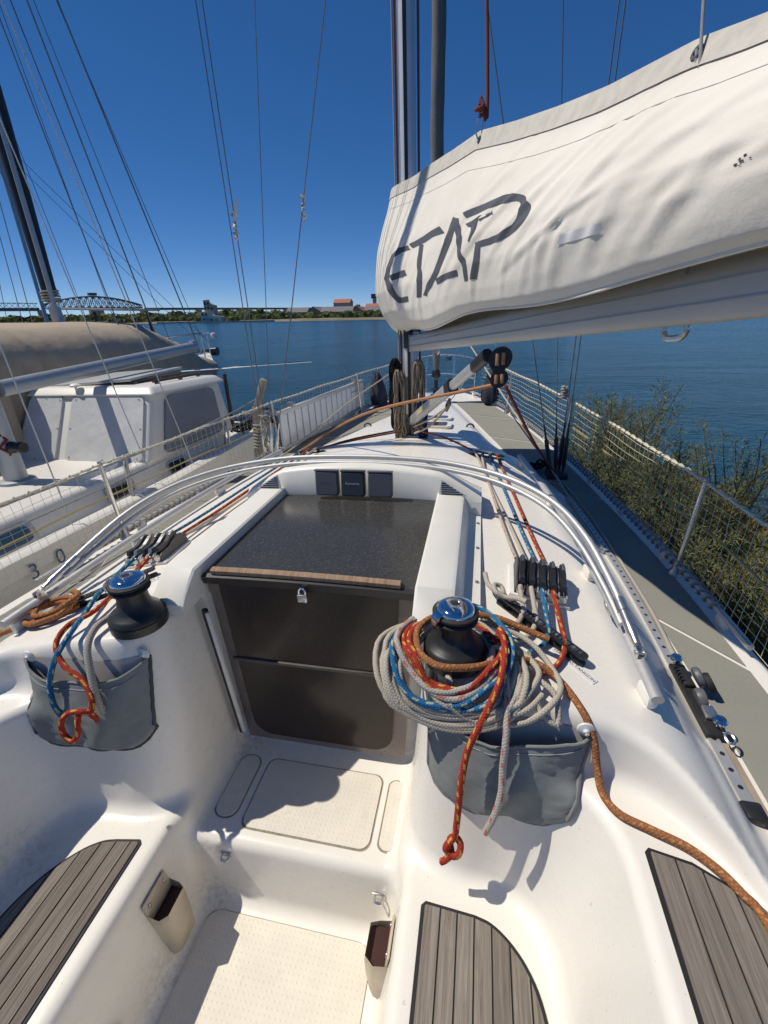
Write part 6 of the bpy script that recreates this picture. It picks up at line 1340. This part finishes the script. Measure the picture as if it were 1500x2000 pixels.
# scrub and woods that read as one mass
def blob(V, F, c, rx, rz, r_, n=60):
    for _ in range(n):
        a = r_.uniform(0, 2*math.pi); e = math.asin(r_.uniform(-.2, 1)); d = Vector((math.cos(a)*math.cos(e), math.sin(a)*math.cos(e), math.sin(e))); p = Vector((c[0]+d.x*rx, c[1]+d.y*rx, c[2]+d.z*rz))*1; p += Vector((r_.gauss(0, .12)*rx, r_.gauss(0, .12)*rx, r_.gauss(0, .12)*rz)); s_ = rx*r_.uniform(.22, .45)
        t1 = d.cross(Vector((r_.gauss(0, 1), r_.gauss(0, 1), r_.gauss(0, 1)))).normalized(); t2 = d.cross(t1).normalized(); k0 = len(V)
        V += [p+t1*s_+d*s_*.2, p+t2*s_*.8, p-t1*s_*.9-d*s_*.2, p-t2*s_*.8]; F.append([k0, k0+1, k0+2, k0+3])
V = []; F = []; r_ = random.Random(12)
for k in range(620):
    x = r_.uniform(-300, 60); y = 352+r_.uniform(0, 60)+max(0, (x-20))*.8; s_ = r_.uniform(2.2, 4.6); blob(V, F, (x, y, WZ+1.4), s_*1.5, s_*r_.uniform(.7, 1.1), r_, 34)
for k in range(380):
    x = r_.uniform(-620, 40); y = r_.uniform(430, 640); s_ = r_.uniform(3.5, 6.5); blob(V, F, (x, y, WZ+3.5), s_*1.6, s_, r_, 26)
for k in range(90):
    x = r_.uniform(-460, -290); y = 350+r_.uniform(0, 40); s_ = r_.uniform(1.2, 2.6); blob(V, F, (x, y, WZ+1.2), s_*1.5, s_, r_, 30)
tag(mesh_obj('shore_scrub', V, F, M_FARG, None, False, boat=False), 'green scrub and trees along the far shore', 'scrub', kind='stuff')
# single trees standing out of the scrub
for k, (x, y, h, lab) in enumerate(((-236, 420, 9.5, 'dark round tree to the right of the ruined tower'), (-205, 430, 10.5, 'tall dark tree left of the first warehouse'), (-150, 352, 5.5, 'dark bush tree at the shore before the warehouses'), (-120, 470, 12, 'dark tree beside the square tank tower'))):
    t = thing('shore_tree', lab, 'tree', 'trees on the far shore', (x, y, WZ+.8), boat=False); MB().tube([(0, 0, 0), (.1, 0, h*.5)], [.3, .15], 6).build('trunk', M_TWIG, t, boat=False); V = []; F = []; blob(V, F, (0, 0, h*.62), h*.32, h*.36, random.Random(k), 130); blob(V, F, (h*.15, 0, h*.45), h*.25, h*.25, random.Random(k+9), 80); mesh_obj('crown', V, F, M_FARG, t)
# swing bridge: truss span on a turning pier with approach spans
A = Vector((-521, 447, 0)); Bp = Vector((-193, 1023, 0)); dirb = (Bp-A).normalized(); DZ = 16.6
bp_ = lambda d: A+dirb*d
br = thing('railway_bridge', 'long steel railway bridge with an arched truss span across the far water', 'bridge', loc=(A.x, A.y, WZ), boat=False); BO_ = Vector((A.x, A.y, WZ))
ang = math.atan2(dirb.y, dirb.x)
def member(mb, p, q, s_): mb.tube([p-BO_, q-BO_], s_, 4)
nrm = Vector((-dirb.y, dirb.x, 0))
D0, D1 = 40, 152; nP = 16
for off in (-3, 3):
    top = []; bot = []
    for k in range(nP+1):
        u = k/nP; p = bp_(D0+(D1-D0)*u)+nrm*off; hgt = 3.2+9.6*math.sin(math.pi*u)**.9; bot.append(Vector((p.x, p.y, DZ))); top.append(Vector((p.x, p.y, DZ+hgt)))
    ch = MB(); 
    for P in (top, bot):
        for k in range(nP): member(ch, P[k], P[k+1], .75)
    ch.build('truss_chord', M_STEELG, br, boat=False)
    for k in range(nP+1):
        w = MB(); member(w, bot[k], top[k], .42)
        if k < nP: member(w, (bot if k < nP/2 else top)[k], (top if k < nP/2 else bot)[k+1], .42); member(w, (top if k < nP/2 else bot)[k], (bot if k < nP/2 else top)[k+1], .25)
        w.build('web_member', M_STEELG, br, boat=False)
for (d0, d1, h_) in ((-260, 36, 3.4), (156, 663, 2.8)):
    p = bp_((d0+d1)/2); MB().box(Vector((p.x, p.y, DZ-h_/2+.2))-BO_, (d1-d0, 5, h_), (0, 0, ang), 0).build('approach_girder', M_STEELG, br, False, boat=False)
lat = MB()
for k in range(52):
    a_ = bp_(-240+k*5.3); b_ = bp_(-240+(k+1)*5.3); member(lat, Vector((a_.x, a_.y, DZ)), Vector((b_.x, b_.y, DZ+5)), .22); member(lat, Vector((a_.x, a_.y, DZ+5)), Vector((b_.x, b_.y, DZ)), .22)
lat.tube([bp_(-240)+Vector((0, 0, DZ+5))-BO_, bp_(36)+Vector((0, 0, DZ+5))-BO_], .4, 4).build('lattice_parapet', M_STEELG, br, boat=False)
for d_, w_ in ((38, 7), (96, 15), (154, 8), (232, 6), (300, 6), (390, 6), (480, 6), (570, 6)):
    p = bp_(d_); MB().box(Vector((p.x, p.y, (DZ-3+WZ)/2))-BO_, (w_, 9, DZ-3-WZ+2), (0, 0, ang), .4).build('pier', M_STONE, br, False, boat=False)
p = bp_(96); MB().box(Vector((p.x, p.y, DZ+15.5))-BO_, (9, 6, 3), (0, 0, ang), .3).build('control_cabin', M_STEELG, br, False, boat=False)
# buildings
def gable(label, x0, x1, y, z0, ze, zr, dep, wall, roof, wins=3, name='warehouse'):
    t = thing(name, label, 'building', 'buildings on the far shore', ((x0+x1)/2, y, z0), boat=False); w_ = (x1-x0)/2; h = ze-z0; r_ = zr-z0
    MB().add([(-w_, 0, 0), (w_, 0, 0), (w_, dep, 0), (-w_, dep, 0), (-w_, 0, h), (w_, 0, h), (w_, dep, h), (-w_, dep, h), (-w_, dep/2, r_-.2), (w_, dep/2, r_-.2)], [[0, 1, 5, 4], [1, 2, 6, 9, 5], [2, 3, 7, 6], [3, 0, 4, 8, 7]]).build('wall', wall, t, False, boat=False)
    MB().add([(-w_-.4, -.5, h-.1), (w_+.4, -.5, h-.1), (w_+.4, dep/2, r_), (-w_-.4, dep/2, r_), (w_+.4, dep+.5, h-.1), (-w_-.4, dep+.5, h-.1)], [[0, 1, 2, 3], [3, 2, 4, 5]]).build('roof', roof, t, False, boat=False)
    for k in range(wins):
        MB().box(((-w_+2*w_*(k+.5)/wins), -.05, h*.5), (1.4, .2, h*.4)).build('window', M_DARKW, t, False, boat=False)
    return t
def at_far(px, y, z): return 0
k4 = 400/500.
gable('low grey roofed warehouse left of the gabled ones on the far shore', -166, -147, 400, -.4, 5.2, 8.9, 9, M_STONE, M_ROOFG, 3)
def gable_front(label, x0, x1, y, z0, ze, zr, dep, wall, roof):
    t = thing('warehouse', label, 'building', 'buildings on the far shore', ((x0+x1)/2, y, z0), boat=False); w_ = (x1-x0)/2; h = ze-z0; r_ = zr-z0
    MB().add([(-w_, 0, 0), (w_, 0, 0), (w_, dep, 0), (-w_, dep, 0), (-w_, 0, h), (w_, 0, h), (w_, dep, h), (-w_, dep, h), (0, 0, r_-.2), (0, dep, r_-.2)], [[0, 1, 5, 8, 4], [1, 2, 6, 5], [2, 3, 7, 9, 6], [3, 0, 4, 7]]).build('wall', wall, t, False, boat=False)
    MB().add([(-w_-.4, -.4, h-.1), (0, -.4, r_), (0, dep+.4, r_), (-w_-.4, dep+.4, h-.1), (w_+.4, -.4, h-.1), (w_+.4, dep+.4, h-.1)], [[0, 1, 2, 3], [1, 4, 5, 2]]).build('roof', roof, t, False, boat=False)
    for k in (-.5, 0, .5): MB().box((k*w_, -.05, h*.5), (1.2, .2, 1.8)).build('window', M_DARKW, t, False, boat=False)
gable_front('stone gabled warehouse in the middle of the row', -146, -136, 398, -.4, 6.0, 9.3, 30, M_STONE, M_ROOFG)
gable('long grey roofed shed joined to the stone gable', -135, -107, 400, -.4, 5.0, 9.0, 10, M_STONE, M_ROOFG, 5)
gable_front('second stone gable to the right with patched red roof', -106, -98, 398, -.4, 5.4, 8.6, 24, M_STONE, M_ROOFR)
gable('long shed with reddish patched roof at the right end', -97, -70, 402, -.4, 4.6, 8.4, 10, M_STONE, M_ROOFG, 5)
gable('red tiled block rising behind the warehouses', -131, -116, 425, -.4, 12.4, 15.6, 12, M_PLAST, M_ROOFR, 4, 'red_roofed_building')
gable('low pale house with red roof behind the right sheds', -105, -86, 440, -.4, 9.2, 11.6, 10, M_PLAST, M_ROOFR, 4, 'pale_house')
t = thing('tank_tower', 'dark square tank tower above the right warehouses', 'tower', 'buildings on the far shore', (-99, 452, -.4), boat=False); MB().box((0, 0, 8), (3, 3, 16), None, .1).build('shaft', M_STONE, t, False, boat=False); MB().box((0, 0, 18.2), (5.4, 5.4, 4), None, .2).build('tank', plain('dark_tank', (.10, .085, .075), .9), t, False, boat=False)
t = thing('ruined_tower', 'ruined grey concrete tower with graffiti covered base on the far shore', 'ruin', 'buildings on the far shore', (-205.5, 345, -.8), boat=False)
MB().add([(-5.2, 0, 0), (2.6, 0, 0), (2.6, 6, 0), (-5.2, 6, 0), (-5.2, 0, 15.2), (.2, 0, 15.6), (.8, 0, 12.5), (2.6, 0, 12), (2.6, 6, 11.5), (-5.2, 6, 15)], [[0, 1, 7, 6, 5, 4], [1, 2, 8, 7], [2, 3, 9, 8], [3, 0, 4, 9], [4, 5, 6, 7, 8, 9]]).build('tower_wall', M_PLAST, t, False, boat=False)
MB().add([(-8, -2, 0), (9, -2, 0), (9, 5, 0), (-8, 5, 0), (-8, -2, 7.2), (-1, -2, 6.8), (3, -2, 4.5), (9, -2, 3.6), (9, 5, 3.5), (-8, 5, 7)], [[0, 1, 7, 6, 5, 4], [1, 2, 8, 7], [2, 3, 9, 8], [3, 0, 4, 9], [4, 5, 6, 7, 8, 9]]).build('base_wall', plain('whitewash', (.50, .49, .46), .9, var=.25, scale=.5), t, False, boat=False)
for x, z, mt in ((-6, 1.6, (.06, .22, .30)), (-2.8, 1.5, (.10, .30, .38)), (.8, 1.4, (.05, .16, .24)), (4.5, 1.3, (.14, .28, .30))): MB().box((x, -2.06, z), (2.6, .1, 2.0), (0, R(6*math.sin(x)), 0), .02).build('graffiti', plain('graffiti%d' % int(x*10+100), mt, .8, var=.4, scale=1.5), t, False, boat=False)
for x, z in ((-3.9, 13), (-1.4, 13), (-3.9, 9.6), (-1.4, 9.6), (1.4, 9.4), (-6.2, 5.2), (-3.2, 5.2)): MB().box((x, -.06 if z > 6 else -2.06, z), (1.3, .3, 1.8)).build('window', M_DARKW, t, False, boat=False)
for k, (x, y, lab) in enumerate(((-134, 336, 'small white boat pulled up on the far shore, left of the bushes'), (-100, 345, 'small white boat or van below the stone gable'), (-60, 352, 'small white boat below the right sheds'), (-34, 350, 'tiny white boat at the far right of the shore'))):
    t = thing('shore_boat', lab, 'boat', 'small boats on the far shore', (x, y-6, WZ+.25), .3*k, boat=False); MB().add([(-2.2, -.6, .7), (1.6, -.7, .7), (2.8, 0, .9), (1.6, .7, .7), (-2.2, .6, .7), (-2, -.4, 0), (1.4, -.4, 0), (2.2, 0, .1), (1.4, .4, 0), (-2, .4, 0)], [[0, 1, 6, 5], [1, 2, 7, 6], [2, 3, 8, 7], [3, 4, 9, 8], [4, 0, 5, 9], [0, 4, 3, 2, 1]]).build('hull', M_WHITE, t, False, boat=False); MB().box((-.3, 0, 1.05), (1.3, .9, .7), None, .1).build('cabin', M_WHITE, t, boat=False)
o = MB().box((0, 0, .4), (95, 3, 1.4)).build('quay_wall', M_STONE, None, False, boat=False, loc=(-195, 330, WZ)); tag(o, 'low pale stone quay wall in front of the ruined tower', 'quay')
# extra boats and masts beyond the left edge
for k, (x, y, h, lab) in enumerate(((-14, 14, 12, 'thin mast of a yacht behind the tarpaulin'), (-19, 15, 13, 'thin mast at the extreme left beyond the boats'))):
    t = thing('far_mast', lab, 'mast', 'masts beyond the tarpaulin', (x, y, WZ), boat=False); MB().tube([(0, 0, 0), (0, 0, h)], .06, 8).build('spar', M_NALU, t, boat=False)
    for s_ in (-1, 1): MB().tube([(0, 0, h), (s_*1.5, .3*s_, 1.2)], .012, 4).build('stay_wire', M_WIRE, t, boat=False)
# ------------------------------------------------------------------ heel: the afloat objects lean a little
bpy.context.view_layer.update()
for o in BOAT:
    o.matrix_world = HEEL @ o.matrix_basis
